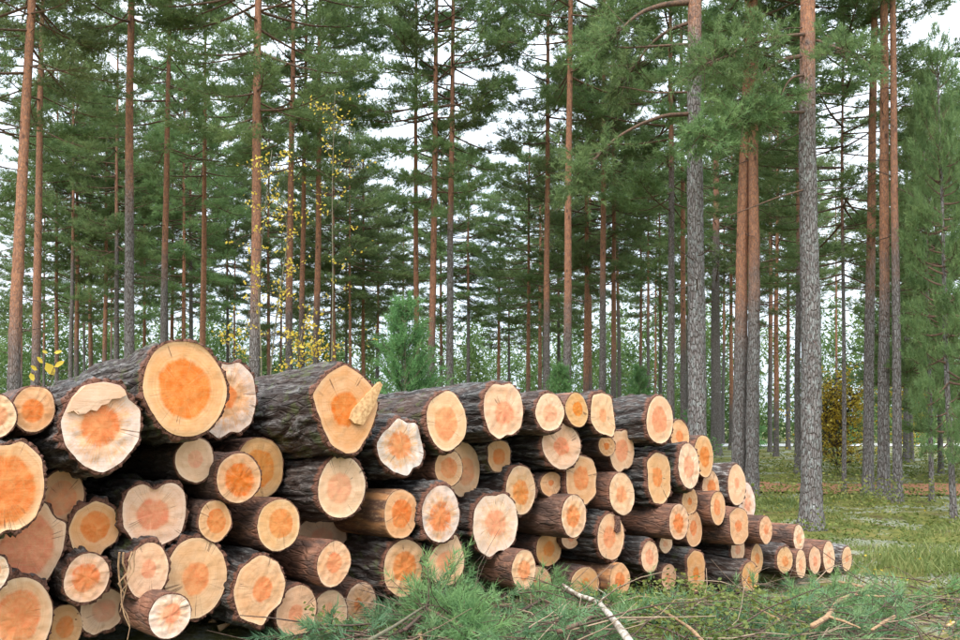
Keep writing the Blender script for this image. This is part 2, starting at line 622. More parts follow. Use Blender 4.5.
    M.link(M.math('ADD', M.math('MULTIPLY', M.info('Random'), 0.010), 0.493), hsv.inputs['Hue'])
    M.link(M.math('ADD', M.math('MULTIPLY', rr, -0.25), 1.12), hsv.inputs['Saturation'])
    M.link(col, hsv.inputs['Color'])
    col = hsv.outputs[0]
    # dirt specks
    col = M.mix(M.math('MULTIPLY', M.step(n3, 0.62, 0.74), 0.55), col, (0.28, 0.17, 0.10))
    # saw marks
    mp = M.n.new('ShaderNodeMapping')
    cr = M.n.new('ShaderNodeCombineXYZ')
    M.link(M.math('MULTIPLY', M.info('Random'), 3.14), cr.inputs[1])
    M.link(cr.outputs[0], mp.inputs['Rotation'])
    M.link(oc, mp.inputs['Vector'])
    mp.inputs['Scale'].default_value = (6.0, 6.0, 130.0)
    saw = M.noise(mp.outputs[0], 1.0, 3.0, 0.6, w=rnd)
    col = M.mix(M.step(saw, 0.50, 0.75, 0.0, 0.22), col, (0.50, 0.25, 0.10))
    M.base(col)
    hgt = M.math('ADD', M.math('MULTIPLY', saw, 0.55), M.math('ADD', M.math('MULTIPLY', n2, 0.9), M.math('SUBTRACT', M.math('MULTIPLY', n3, 0.4), crack)))
    M.bump(hgt, 0.55, 0.006)
    return M.m


def litter_material():
    M = Mat('twig_litter', 0.9, 0.1)
    t = M.attr('tint')
    col = M.mix(M.step(t, 0.45, 0.9), (0.085, 0.055, 0.042), (0.33, 0.235, 0.16))
    M.base(M.mix(M.step(M.noise(M.coord('Object'), 30.0), 0.45, 0.7, 0.0, 0.5), col, (0.19, 0.13, 0.10)))
    return M.m


M_LITTER = litter_material()
M_TRUNK = trunk_material()
M_LOGBARK = log_bark_material()
M_PEELED = peeled_material()
M_CUT = cut_material()

# ------------------------------------------------------------------ the stack's face
PHI = R(42.0)                                          # logs run back and to the left by this angle
AX = np.array([-math.sin(PHI), math.cos(PHI), 0.0])    # along a log, away from the cut end
LAT = np.array([math.cos(PHI), math.sin(PHI), 0.0])    # along the face of the stack
_d = ray(845, 572)
FACE0 = EYE + _d * (-HC / _d[2])                       # right foot of the stack on the ground (z = 0)


def on_face(u, v, delta):
    """point of the face plane, set back by delta, seen at u, v"""
    d = ray(u, v)
    k = ((FACE0 + AX * delta - EYE) @ AX) / (d @ AX)
    return EYE + d * k


# ------------------------------------------------------------------ ground
def ground_z(x, y):
    x, y = np.asarray(x, float), np.asarray(y, float)
    t = (FACE0[0] - x) * LAT[0] + (FACE0[1] - y) * LAT[1]
    rise = 0.40 * sstep(0.6, 7.0, t) * (1 - sstep(9.0, 15.0, y))
    p = np.stack([x.ravel() * 0.35, y.ravel() * 0.35, np.zeros(x.size)], 1)
    b = (fbm(p, 5, 2).reshape(x.shape) - 0.5) * 0.16
    p2 = np.stack([x.ravel() * 1.7, y.ravel() * 1.7, np.zeros(x.size)], 1)
    b2 = (fbm(p2, 9, 2).reshape(x.shape) - 0.5) * 0.11
    return rise + b + b2


def gz(x, y):
    return float(ground_z(np.array([x]), np.array([y]))[0])


def ground_material():
    M = Mat('forest_floor', 0.95, 0.1)
    g = M.coord('Object')
    a = M.noise(g, 0.45, 5.0, 0.6)
    b = M.noise(g, 2.6, 5.0, 0.65)
    f = M.noise(g, 18.0, 5.0, 0.7)
    col = M.mix(M.step(b, 0.36, 0.62), (0.085, 0.098, 0.026), (0.185, 0.180, 0.050))
    col = M.mix(M.math('MULTIPLY', M.step(a, 0.50, 0.66), 0.75), col, (0.24, 0.20, 0.065))
    col = M.mix(M.math('MULTIPLY', M.step(M.noise(g, 1.1, 4.0, 0.6), 0.55, 0.68), 0.8), col, (0.115, 0.068, 0.038))
    lic = M.math('MULTIPLY', M.step(M.noise(g, 0.62, 5.0, 0.7, 0.3), 0.50, 0.57), M.step(f, 0.35, 0.55))
    col = M.mix(M.math('MULTIPLY', lic, 0.8), col, (0.36, 0.37, 0.30))
    col = M.mix(M.math('MULTIPLY', M.step(f, 0.52, 0.70), 0.5), col, (0.05, 0.045, 0.02))
    M.base(col)
    M.bump(M.math('ADD', f, b), 0.9, 0.05)
    return M.m


def grid_sheet(xs, ys, lift, mat, name, edge=None):
    X, Y = np.meshgrid(xs, ys)
    if edge is not None:
        Y = Y + edge(X)
    Z = ground_z(X, Y) + lift
    far = sstep(45.0, 70.0, np.hypot(X, Y))
    Z = Z * (1 - far) + lift * far
    v = np.stack([X, Y, Z], -1).reshape(-1, 3)
    nx, ny = len(xs), len(ys)
    i = np.arange(ny - 1)[:, None] * nx + np.arange(nx - 1)[None, :]
    q = np.stack([i, i + 1, i + nx + 1, i + nx], -1).reshape(-1, 4)
    return mesh_from(name, v, q, mat, True)


u = np.linspace(-1, 1, 281)
xs = np.sign(u) * (np.abs(u) * 14 + np.abs(u) ** 6 * 600)
w = np.linspace(0, 1, 300)
ys = -40 + 0 * w
ys = np.concatenate([np.linspace(-300, -4, 24)[:-1], np.linspace(-4, 34, 300)[:-1], 34 + (np.linspace(0, 1, 70) ** 3) * 700])
tag(obj('ground', grid_sheet(xs, ys, 0.0, ground_material(), 'ground')), 'mossy forest floor with grass, litter and lichen', 'ground', kind='structure')


def path_material():
    M = Mat('path_dirt', 0.95, 0.1)
    g = M.coord('Object')
    n = M.noise(g, 3.0, 6.0, 0.65)
    f = M.noise(g, 25.0, 4.0, 0.7)
    col = M.mix(M.step(n, 0.35, 0.65), (0.34, 0.155, 0.085), (0.25, 0.120, 0.068))
    col = M.mix(M.math('MULTIPLY', M.step(f, 0.5, 0.7), 0.5), col, (0.40, 0.22, 0.13))
    M.base(col)
    M.bump(n, 0.6, 0.03)
    return M.m


def path_edge(X):
    return 0.5 * np.sin(X * 0.4) + 0.25 * np.sin(X * 1.3 + 1) + 0.22 * np.sin(X * 3.7) + 0.12 * np.sin(X * 8.3 + 2)


tag(obj('path', grid_sheet(np.linspace(-40, 40, 500), np.linspace(21.0, 24.6, 14), 0.035, path_material(), 'path', path_edge)),
    'reddish brown needle covered dirt path crossing behind the trees', 'path', kind='structure')
tag(obj('road', grid_sheet(np.linspace(-150, 150, 160), np.linspace(58, 64, 5), 0.04, plain('far_road_gravel', (0.60, 0.58, 0.55), (0.5, 0.48, 0.45), scale=1.0), 'road')),
    'pale gravel road far beyond the trees', 'road', kind='structure')

# ------------------------------------------------------------------ the logs
# cx, cy, half width, half height (frame of 960 x 640), set back, bark, heartwood share, frost, old, outline, label
HEARTNOTCH = [(0, .62), (.25, .92), (.6, 1), (.95, .72), (.98, 0), (.85, -.75), (.2, -1), (-.55, -.9), (-.95, -.3), (-1, .4), (-.85, .85), (-.4, .98), (-.12, .75)]
TORN = [(0, 1), (.52, .93), (.62, .62), (1, .4), (.95, -.3), (.5, -.75), (.05, -1.02), (-.45, -.78), (-.85, -.4), (-1, .1), (-.8, .55), (-.55, .9)]
KITE = [(-.05, 1), (.35, .78), (.75, .5), (.92, .1), (.65, -.45), (.3, -.95), (-.05, -1), (-.45, -.75), (-.7, -.2), (-1, .3), (-.6, .7)]
FLUTED = [(-.1, 1), (.25, .72), (.7, .85), (.8, .3), (1, -.3), (.75, -.7), (.45, -.62), (.3, -1), (-.3, -.75), (-.85, -.4), (-1, .1), (-.7, .45), (-.4, .6)]
POINTED = [(.55, 1), (.75, .5), (.95, 0), (.9, -.5), (.45, -1), (-.3, -.9), (-.95, -.45), (-.9, .1), (-.4, .5), (.2, .8)]
FLAT = [(-.8, .95), (0, 1), (.8, .9), (.85, .1), (1, -.5), (.75, -1), (.3, -.8), (-.5, -.6), (-1, -.2), (-.9, .4)]
SPIKY = [(.4, 1.0), (.62, .55), (1, .45), (.85, -.3), (.45, -1), (-.2, -.85), (-.9, -.6), (-1, -.1), (-.6, .25), (.05, .55), (.2, .9)]
DROP = [(0, 1), (.7, .7), (1, .1), (.8, -.45), (.35, -.62), (.15, -1.05), (-.3, -.85), (-.75, -.7), (-1, .05), (-.75, .65)]
LOBED = [(0, .85), (.4, 1), (.9, .65), (1, 0), (.8, -.6), (.35, -.8), (.1, -.72), (-.3, -1), (-.8, -.7), (-1, -.1), (-.95, .55), (-.5, .95)]
UPRIGHT = [(-.1, 1), (.8, .8), (1, .3), (.85, -.2), (.95, -.6), (.3, -1), (-.5, -.95), (-.85, -.4), (-.8, .3), (-1, .65)]
LOGS = [
    (-3, 416, 11, 21, 0, 'b', .45, 0, 0, None, 'pale log end cut off by the photo edge, beside a small top log'),
    (34, 409, 20, 22, 0, 'b', .48, 0, 0, None, 'small round pale log on top, beside the yellow leaf sprig'),
    (102, 427, 39, 44, -.1, 'd', .44, .75, 0, TORN, 'large torn whitish log end with a ripped slab along its upper edge'),
    (186, 388, 39, 46, -.1, 'd', .60, 0, 0, None, 'biggest log of the stack, on top, with a wide orange heart'),
    (228, 400, 28, 38, .35, 'd', .25, .7, 0, LOBED, 'white topped log end half hidden behind the biggest top log'),
    (195, 460, 18, 21, .3, 'b', .35, 0, .15, None, 'small dull yellow log end directly beneath the biggest top log'),
    (239, 478, 20.5, 24, 0, 'b', .66, .1, 0, None, 'orange hearted log with white rim overlapping a twin log behind it'),
    (260, 468, 23, 29, .3, 'o', .62, 0, .1, None, 'orange hearted log half covered by the white rimmed log before it'),
    (4, 490, 37, 48, 0, 'd', .72, 0, 0, LOBED, 'large deep orange log end cut by the photo edge at mid height'),
    (62, 497, 21, 26, .35, 'd', .62, 0, .7, None, 'dusty brown log end recessed below the torn whitish log'),
    (28, 545, 38, 42, -.2, 'd', .72, 0, 0, SPIKY, 'large orange log end with a pale spike at its top'),
    (95, 530, 25, 28, 0, 'd', .52, 0, .1, DROP, 'round log end with a pointed lower lip, beside the notched log'),
    (155, 514, 31, 31, 0, 'd', .46, .25, .05, HEARTNOTCH, 'heart shaped log end with a deep notch in its top'),
    (215, 521, 15, 20, .05, 'b', .55, 0, 0, None, 'small oval log between the notched log and the reddish barked log'),
    (87, 578, 22, 23, -.05, 'd', .58, .3, 0, None, 'small round white rimmed log below the log with pointed lip'),
    (148, 571, 20, 26, .1, 'd', .30, 0, .2, None, 'yellowish log end with torn bark strips hanging beside it'),
    (196, 578, 30, 38, 0, 'd', .38, 0, 0, None, 'large low log end with distinct growth rings and small orange heart'),
    (170, 616, 20, 21, -.15, 'o', .40, .5, 0, None, 'small whitish round log at the foot of the large ringed log'),
    (18, 620, 34, 40, -.05, 'd', .62, .1, 0, None, 'large log end at the bottom corner of the stack'),
    (64, 628, 16, 22, .15, 'o', .45, 0, .45, None, 'narrow dusty log end at the bottom, beside the corner log'),
    (102, 612, 21, 22, .1, 'd', .50, 0, .55, LOBED, 'dark cracked log end beneath the small white rimmed log'),
    (-6, 573, 11, 17, .1, 'd', .3, .5, 0, None, 'white sliver of a log end at the photo edge below the spiked log'),
    (347, 409, 33, 43, -.1, 'd', .36, 0, 0, KITE, 'kite shaped pale log end with an upstanding splinter on its face'),
    (342, 487, 23, 29, 0, 'd', .46, 0, 0, None, 'orange hearted dark barked log directly under the kite shaped log'),
    (401, 447, 23, 29, 0, 'd', .45, 1, 0, FLUTED, 'fluted frosty white log end beside the kite shaped log'),
    (279, 525, 19, 26, 0, 'o', .54, 0, 0, None, 'reddish barked log with bright round end between notched log and brown log'),
    (321, 540, 25, 24, .35, 'b', .40, 0, .6, None, 'dull brown log end partly hidden behind a small reddish log'),
    (334, 564, 16, 21, 0, 'o', .42, 0, 0, None, 'small log with long reddish bark and a neat small heart'),
    (401, 514, 16, 23, 0, 'p', .56, 0, 0, None, 'bark stripped orange log in the middle of the stack'),
    (414, 521, 12, 20, .25, 'b', .5, 0, .25, None, 'thin log end peeping out behind the bark stripped orange log'),
    (405, 568, 20, 27, -.05, 'd', .52, .1, 0, None, 'round log with orange heart just above the green pine spray'),
    (260, 590, 25, 34, -.05, 'd', .33, 0, 0, DROP, 'large low log end with small orange heart and lobed lower edge'),
    (297, 611, 19, 24, -.05, 'b', .30, 0, .2, None, 'yellowish log end on the ground beside the large lobed log'),
    (330, 613, 16, 22, .05, 'b', .38, 0, .3, None, 'dull flat log end at ground level with a greenish patch'),
    (361, 605, 15, 21, .1, 'b', .25, .4, .4, None, 'weathered grey log end at ground level behind bare twigs'),
    (447, 421, 18.5, 28, -.05, 'd', .55, 0, 0, None, 'log with red lower bark on top, beside the frosty fluted log'),
    (504, 411, 19, 28, -.05, 'd', .40, .1, 0, LOBED, 'top log with pinkish face and ragged outline at the middle of the stack'),
    (550, 412, 13.5, 18, 0, 'd', .45, 0, 0, None, 'smaller top log with frayed upper edge after the pinkish one'),
    (577, 410, 10.6, 16, .05, 'o', .40, 0, 0, None, 'little pale top log between the frayed log and the squarish log'),
    (603, 416, 12, 22, -.05, 'd', .22, 0, 0, FLAT, 'squarish flat sided top log with tiny orange heart'),
    (562, 446, 18, 22, 0, 'd', .36, .2, 0, None, 'round log with frosted lower edge under the small top logs'),
    (449, 468, 13.5, 17, .1, 'o', .56, 0, .05, None, 'small oval log beneath the top log with red lower bark'),
    (464, 470, 13, 26, .4, 'o', .50, 0, .45, None, 'brownish log end behind the small oval log'),
    (499, 456, 12, 15.5, .2, 'g', .50, 0, .2, UPRIGHT, 'small log end with grey peeling bark under the pinkish top log'),
    (521, 490, 14, 23, 0, 'd', .50, .3, .05, None, 'oval white rimmed log in the middle beside a dark gap'),
    (551, 484, 10, 11.5, .2, 'b', .2, 0, .1, None, 'very small plain pale log beneath the frosted round log'),
    (581, 480, 16, 24, .05, 'b', .44, 0, .15, UPRIGHT, 'yellowish oval log above the long brown log'),
    (607, 446, 9, 9.5, .1, 'b', .3, 0, 0, None, 'smallest log under the squarish top log'),
    (622, 451, 12, 21, .2, 'b', .48, 0, 0, LOBED, 'lobed log with deep orange heart under the squarish top log'),
    (622, 494, 12, 20, 0, 'o', .36, .1, 0, None, 'brown barked log with pinkish end below the lobed log'),
    (441, 514, 17.5, 27, 0, 'd', .52, .8, .15, None, 'greyish white crusted log end above the pointed log'),
    (446, 560, 19, 25, .05, 'd', .42, 0, .15, POINTED, 'pointed leaf shaped log end above the pine spray'),
    (496, 525, 22, 31, -.05, 'd', .40, .45, 0, LOBED, 'broad log with vivid orange heart and ragged pale rim'),
    (574, 516, 12, 19.5, -.1, 'b', .50, .25, 0, None, 'long brown log jutting out with a white rimmed end'),
    (571, 538, 10, 10, .25, 'b', .3, 0, .2, None, 'tiny pale log peeping out under the long brown log'),
    (611, 537, 12.5, 22, 0, 'd', .44, 0, .1, None, 'log end with a dark bark scar set in its face'),
    (524, 570, 11.5, 19, -.1, 'o', .48, .1, 0, None, 'low brown log with clean oval end above the brush'),
    (549, 549, 12, 16, .25, 'b', .4, 0, .35, None, 'dusky log end tucked behind the low clean oval log'),
    (536, 584, 14, 16, .15, 'b', .3, 0, .35, None, 'dull pale log end on the ground beneath the clean oval log'),
    (585, 584, 16, 16, .05, 'b', .35, 0, .25, None, 'domed pale log end sinking into the brush near the white stick'),
    (620, 580, 9.5, 16.5, -.05, 'p', .45, 0, .05, None, 'low log with shiny orange stripped side near the white stick'),
    (660, 420, 13, 22.5, -.05, 'd', .55, 0, 0, None, 'last big top log before the stack steps down'),
    (680, 436, 9, 15.5, .15, 'b', .35, 0, 0, None, 'small pale log tucked against the last big top log'),
    (689, 466, 10, 21.5, 0, 'd', .45, .1, 0, None, 'dark barked log with tilted oval end, beside the narrow tall one'),
    (704, 456, 9, 19.5, .12, 'o', .48, 0, 0, None, 'uppermost log on the stack\'s first step down, bark on its rim'),
    (659, 478, 12, 25, 0, 'd', .36, 0, 0, UPRIGHT, 'tall narrow irregular log end beneath the last big top log'),
    (711, 489, 7.5, 18, .05, 'o', .40, .2, 0, None, 'narrow white edged log directly below the first step down'),
    (737, 485, 8.5, 19, -.15, 'g', .22, 0, 0, None, 'grey barked log lying alone on the second step of the stack'),
    (690, 501, 7.5, 12.5, .1, 'b', .25, 0, .1, None, 'small plain log under the tilted oval log'),
    (718, 508, 6.5, 16, .1, 'o', .45, 0, .1, None, 'slim tan log end under the narrow white edged log'),
    (747, 503, 7, 19, .1, 'b', .3, .7, 0, None, 'white log end half hidden behind the grey barked log'),
    (679, 522, 9, 17, -.15, 'o', .50, .2, 0, None, 'long log with smooth orange brown bark jutting from the stack'),
    (694, 529, 8, 17, .1, 'o', .40, 0, .05, None, 'log end showing behind the smooth orange brown log'),
    (681, 545, 8, 12, .05, 'b', .35, 0, .15, None, 'dull log end under the smooth orange brown log'),
    (666, 544, 6, 8.5, .1, 'b', .3, 0, .2, None, 'tiny log end left of the dull one below the smooth log'),
    (739, 526, 9.5, 18, -.1, 'o', .30, 0, .1, UPRIGHT, 'split irregular log end below the white and grey logs'),
    (650, 557, 8, 15, 0, 'd', .42, 0, .1, None, 'low dark barked log beside the log with the scar'),
    (696, 571, 9, 20, -.1, 'd', .30, 0, .15, UPRIGHT, 'tall narrow log end with a dark heart line standing in the brush'),
    (669, 577, 7, 12, .1, 'b', .3, 0, .3, None, 'dull ground level log end near the narrow heart line log'),
    (738, 550, 6.5, 11.5, .05, 'd', .35, 0, .1, None, 'small dark barked log below the split irregular one'),
    (766, 530, 6, 13, -.05, 'o', .3, 0, .05, None, 'short reddish log ending partway along the long low log'),
    (799, 538, 5, 12.5, 0, 'o', .4, .2, 0, None, 'long reddish log running along the low tail of the stack'),
    (757, 559, 5, 14, .05, 'o', .35, 0, .1, None, 'thin upright oval log end in the low tail'),
    (750, 577, 8, 14.5, -.15, 'd', .30, 0, .15, None, 'pale low log end standing forward in the green brush'),
    (785, 560, 7.5, 12.5, 0, 'd', .35, 0, .05, None, 'dark barked low log under the long reddish one'),
    (801, 564, 4.5, 13, -.05, 'o', .35, 0, .05, None, 'slim upright log end near the tip of the low tail'),
    (815, 560, 5.5, 13, 0, 'o', .35, 0, .05, None, 'pinkish log end third from the tip of the tail'),
    (829, 557, 4.5, 15, .05, 'o', .35, 0, 0, None, 'pinkish log end second from the tip of the tail'),
    (847, 559, 4.5, 11.5, 0, 'g', .3, 0, .1, None, 'bluish grey log at the very tip of the low tail'),
]


def log_geo(u, v, hw, hh, delta):
    hw, hh = hw * 1.06, hh * 1.06
    c = on_face(u, v, delta)
    e = 0.01
    u1, v1 = proj(c + LAT * e)
    u2, v2 = proj(c + np.array([0, 0, e]))
    b = hh / (abs(v2 - v1 if False else v - v2) / e)
    a = hw / (abs(u1 - u) / e)
    a = float(np.clip(a, 0.78 * b, 1.30 * b))
    s = (c - FACE0) @ LAT
    return s, c[2], a, b, c


def settle_logs():
    """slide the logs along their axes until their bodies no longer share space"""
    n = len(LOGS)
    prior = np.array([L[4] for L in LOGS])
    dl = prior.copy()
    opts = np.arange(-0.5, 1.05, 0.05)
    table = [[log_geo(L[0], L[1], L[2], L[3], d)[:4] for d in opts] for L in LOGS]
    cur = np.array([table[i][int(np.argmin(abs(opts - dl[i])))] for i in range(n)])
    for sweep in range(14):
        for i in range(n):
            best, arg = 1e9, None
            for k, d in enumerate(opts):
                s, z, a, b = table[i][k]
                dist = np.hypot(cur[:, 0] - s, cur[:, 1] - z)
                rr = 0.5 * (cur[:, 2] + cur[:, 3]) + 0.5 * (a + b)
                ov = np.clip(rr - 0.02 - dist, 0, None)
                ov[i] = 0
                cost = (ov ** 2).sum() * 60 + 0.30 * (d - prior[i]) ** 2 + (9 if d < prior[i] - 0.22 else 0)
                if cost < best:
                    best, arg = cost, k
            cur[i] = table[i][arg]
            dl[i] = opts[arg]
    return dl


def radial(points, th):
    """radius of a closed polygon (normalised points) at angles th, corners a little rounded"""
    p = np.array(points, float)
    q = np.roll(p, -1, axis=0)
    d = np.stack([np.cos(th), np.sin(th)], 1)
    out = np.full(len(th), 0.0)
    for a, b in zip(p, q):
        e = b - a
        den = d[:, 0] * e[1] - d[:, 1] * e[0]
        den = np.where(np.abs(den) < 1e-9, 1e-9, den)
        t = (a[0] * e[1] - a[1] * e[0]) / den
        w = (a[0] * d[:, 1] - a[1] * d[:, 0]) / den
        hit = (t > 0) & (w >= -1e-6) & (w <= 1 + 1e-6)
        out = np.where(hit & (t > out), t, out)
    out = np.where(out <= 0.05, 0.8, out)
    for _ in range(2):
        out = 0.25 * np.roll(out, 1) + 0.5 * out + 0.25 * np.roll(out, -1)
    return out


LOGLEN = 4.6
LOG_INFO = []


def build_log(i, L, delta):
    (u, v, hw, hh, _, bark, heart, frost, old, outline, label) = L
    rng = np.random.default_rng(100 + i)
    s, z, a, b, c = log_geo(u, v, hw, hh, delta)
    big = hh > 33
    nth = 120 if big else (80 if hh > 20 else 56)
    th = np.arange(nth) * 2 * math.pi / nth
    cs, sn = np.cos(th), np.sin(th)
    # end outline in units of a, b
    wob = np.zeros(nth)
    for k in range(2, 7):
        wob += rng.normal() * 0.034 / (k - 0.6) * np.cos(k * th + rng.random() * 6.3)
    jag = (fbm(np.stack([cs * 6, sn * 6, np.full(nth, i * 3.1)], 1), 3, 3) - 0.5) * 0.06
    ro = (0.28 * 0.95 + 0.72 * radial(outline, th) if outline else 1.0 + wob) + jag * 0.6
    butt = 1.0 + wob * 0.8                               # the trunk's own section behind the end
    bt = {'d': 0.030, 'b': 0.016, 'o': 0.010, 'p': 0.004, 'g': 0.022}[bark] * min(1.0, b / 0.2 + 0.25)
    # rings along the log, closely spaced near the cut
    nr = 110 if big else (64 if hh > 20 else 44)
    q = np.linspace(0, 1, nr)
    y = LOGLEN * (0.30 * q + 0.70 * q ** 2.6)
    Y, T = np.meshgrid(y, th, indexing='ij')
    blend = sstep(0.0, 0.35, Y)
    prof = ro[None, :] * (1 - blend) + butt[None, :] * blend
    taper = 1.0 - 0.055 * Y
    rx = (a * (1 - sstep(0, .6, Y)) + (a * 0.4 + b * 0.6) * sstep(0, .6, Y)) * prof * taper
    rz = b * prof * taper
    X3 = rx * np.cos(T)
    Z3 = rz * np.sin(T)
    P = np.stack([X3, Y, Z3], -1).reshape(-1, 3)
    off = i * 7.3
    if bark in 'dg':
        PW = P * np.array([1, .4, 1])
        wp = (np.stack([vnoise(PW * 7 + off, 1), vnoise(PW * 4 + off, 2), vnoise(PW * 7 + off, 4)], 1) - 0.5)
        n1 = vnoise(np.stack([P[:, 0] / 0.050 + off, P[:, 1] / 1.1, P[:, 2] / 0.050], 1) + wp * 1.3, 71)
        n2 = vnoise(np.stack([P[:, 0] / 0.027 + off, P[:, 1] / 0.60, P[:, 2] / 0.027], 1) + wp * 1.3, 72)
        ridge = sstep(0.04, 0.42, np.abs(2 * n1 - 1)) * (0.55 + 0.45 * sstep(0.0, 0.5, np.abs(2 * n2 - 1)))
        f1, f2, cid = voronoi(np.stack([P[:, 0] / 0.055 + off, P[:, 1] / 0.34, P[:, 2] / 0.055], 1) + wp, 11)
        plate = ridge * (0.72 + 0.28 * sstep(0.02, 0.18, f2 - f1))
        hgt = plate * (0.70 + 0.40 * cid) - 0.35 + (fbm(P * np.array([45, 9, 45]) + off, 6, 2) - 0.5) * 0.35
        depth = bt * 1.35
    else:
        f1, f2, cid = voronoi(np.stack([P[:, 0] / 0.07 + off, P[:, 1] / 0.12, P[:, 2] / 0.07], 1), 21)
        plate = 0.5 + 0.5 * sstep(0.0, 0.2, f2 - f1)
        hgt = (fbm(P * np.array([22, 9, 22]) + off, 6, 3) - 0.5) * 1.4 + cid * 0.3
        depth = bt * 0.95
    nrm = np.stack([np.cos(T), np.zeros_like(T), np.sin(T)], -1).reshape(-1, 3)
    bump2 = (fbm(P * np.array([5, 1.6, 5]) + off, 30, 2) - 0.5) * 0.05 * b * 4
    front = sstep(0.0, 0.05, P[:, 1])
    disp = (hgt * depth + bump2 * 0.5) * (0.38 + 0.62 * front) + bt * 0.45
    V = P + nrm * disp[:, None]
    V[:, 1] += np.where(P[:, 1] < 1e-6, (rng.random(len(V)) - 0.3) * bt * 1.1, 0)
    # annulus of bark seen from the front, then the wood disc
    ring_in = np.stack([a * ro * 0.985 * cs, np.full(nth, 0.004), b * ro * 0.985 * sn], 1)
    rimv = np.where(P[:, 1] < 0.03, 1.0, 0.0) * (1.0 if bark != 'g' else 0.5)
    # the far end is closed by a fan
    back = np.array([[0, LOGLEN, 0]])
    verts = np.vstack([V, ring_in, back])
    ii = np.arange(nr - 1)[:, None] * nth
    jj = np.arange(nth)[None, :]
    j2 = (jj + 1) % nth
    quads = np.stack([ii + jj, ii + nth + jj, ii + nth + j2, ii + j2], -1).reshape(-1, 4)
    n0 = nr * nth
    fq = np.stack([np.arange(nth), (np.arange(nth) + 1) % nth, n0 + (np.arange(nth) + 1) % nth, n0 + np.arange(nth)], -1)
    fb = np.stack([(nr - 1) * nth + np.arange(nth), np.full(nth, n0 + nth), (nr - 1) * nth + (np.arange(nth) + 1) % nth], -1)
    pl = np.concatenate([plate, np.full(nth, 0.3), [0.3]])
    rm = np.concatenate([rimv, np.ones(nth), [0.0]])
    root = empty('pine_log', c, (0, 0, 0))
    pitch = -R(3.2) * float(np.clip(z / 1.8, 0, 1.15)) - (R(1.3) if i == 3 else 0)
    yaw = PHI + R(rng.normal() * 0.5)
    root.rotation_euler = (pitch, 0, yaw)
    tag(root, label, 'log', 'logs of the roadside stack')
    tone = {'d': (0.0, 0.22), 'b': (0.55, 0.1), 'o': (1.0, 0.1), 'p': (1.0, 0.0), 'g': (0.15, 0.85)}[bark]
    me = mesh_from('log_bark', verts, [quads, fq, fb], M_PEELED if bark == 'p' else M_LOGBARK, True, {'plate': pl, 'rim': rm})
    ob = obj('bark', me, root, color=(float(np.clip(tone[0] + rng.normal() * 0.1, 0, 1)), tone[1], 0.35 if bark in 'dg' and rng.random() < .4 else 0.0, 1))
    # wood disc
    nd = 16 if big else 11
    px, pz = rng.normal() * 0.09, rng.normal() * 0.09
    if i == 3:
        px, pz = -0.05, -0.02
    q = np.linspace(0, 1, nd) ** 0.85
    Q, T = np.meshgrid(q[1:], th, indexing='ij')
    ROm = np.broadcast_to(ro[None, :] * 0.99, T.shape)
    nx, nz = Q * ROm * np.cos(T), Q * ROm * np.sin(T)
    slope = rng.normal(size=2) * 0.05
    rough = 0.007 if not frost else 0.012

    def relief(nx, nz):
        p = np.stack([nx.ravel() * 5 + off, nz.ravel() * 5, np.full(nx.size, off)], 1)
        r = (fbm(p, 8, 3) - 0.5).reshape(nx.shape) * rough * 2
        if outline is FLUTED:
            r = r + 0.016 * np.abs(np.sin(nx * 9 + nz * 2)) - 0.010
        if outline is HEARTNOTCH:
            r = r + 0.02 * (1 - sstep(0.05, 0.3, np.hypot(nx, nz - 0.65)))
        return r + (slope[0] * nx + slope[1] * nz) * b * 0.4
    yd = relief(nx, nz) + 0.002
    yd = yd * (1 - 0.6 * sstep(0.9, 1.0, Q))
    D = np.stack([nx * a, yd, nz * b], -1).reshape(-1, 3)
    y0 = relief(np.array([0.0]), np.array([0.0]))[0] + 0.002
    D = np.vstack([D, [[0, y0, 0]]])
    m = nd - 1
    ii = np.arange(m - 1)[:, None] * nth
    quads = np.stack([ii + jj, ii + nth + jj, ii + nth + j2, ii + j2], -1).reshape(-1, 4)
    fan = np.stack([np.full(nth, m * nth), np.arange(nth), (np.arange(nth) + 1) % nth], -1)
    rn = np.concatenate([Q.ravel(), [0]])
    hx = np.concatenate([(nx - px).ravel(), [-px]])
    hz = np.concatenate([(nz - pz).ravel(), [-pz]])
    me = mesh_from('cut_face', D, [quads, fan], M_CUT, True, {'rn': rn, 'hx': hx, 'hz': hz})
    obj('cut_face', me, root, color=(heart, frost, old, 1))
    LOG_INFO.append((root, c, a, b))
    return root


def part_plate(root, pts, thick, mat, name, y0=0.0, bulge=0.0):
    """a small ragged slab standing on a log's face; pts in the log's own x, z"""
    p = np.array(pts, float)
    n = len(p)
    yy = y0 + bulge * np.linspace(0, 1, n)
    fr = np.stack([p[:, 0], yy - thick, p[:, 1]], 1)
    bk = np.stack([p[:, 0], np.full(n, y0 + 0.012), p[:, 1]], 1)
    c1 = fr.mean(0) - [0, thick * 0.4, 0]
    c2 = bk.mean(0)
    v = np.vstack([fr, bk, c1, c2])
    k = np.arange(n)
    k2 = (k + 1) % n
    f3 = np.vstack([np.stack([np.full(n, 2 * n), k, k2], 1), np.stack([np.full(n, 2 * n + 1), n + k2, n + k], 1)])
    f4 = np.stack([k, k + n, k2 + n, k2], 1)
    me = mesh_from(name, v, [f3, f4], mat, False, {'rn': np.full(len(v), .6), 'hx': np.linspace(.7, .9, len(v)), 'hz': np.full(len(v), .8), 'plate': np.full(len(v), .4), 'rim': np.full(len(v), .7)})
    return obj(name, me, root, color=(0.2, 0.2, 0.05, 1))


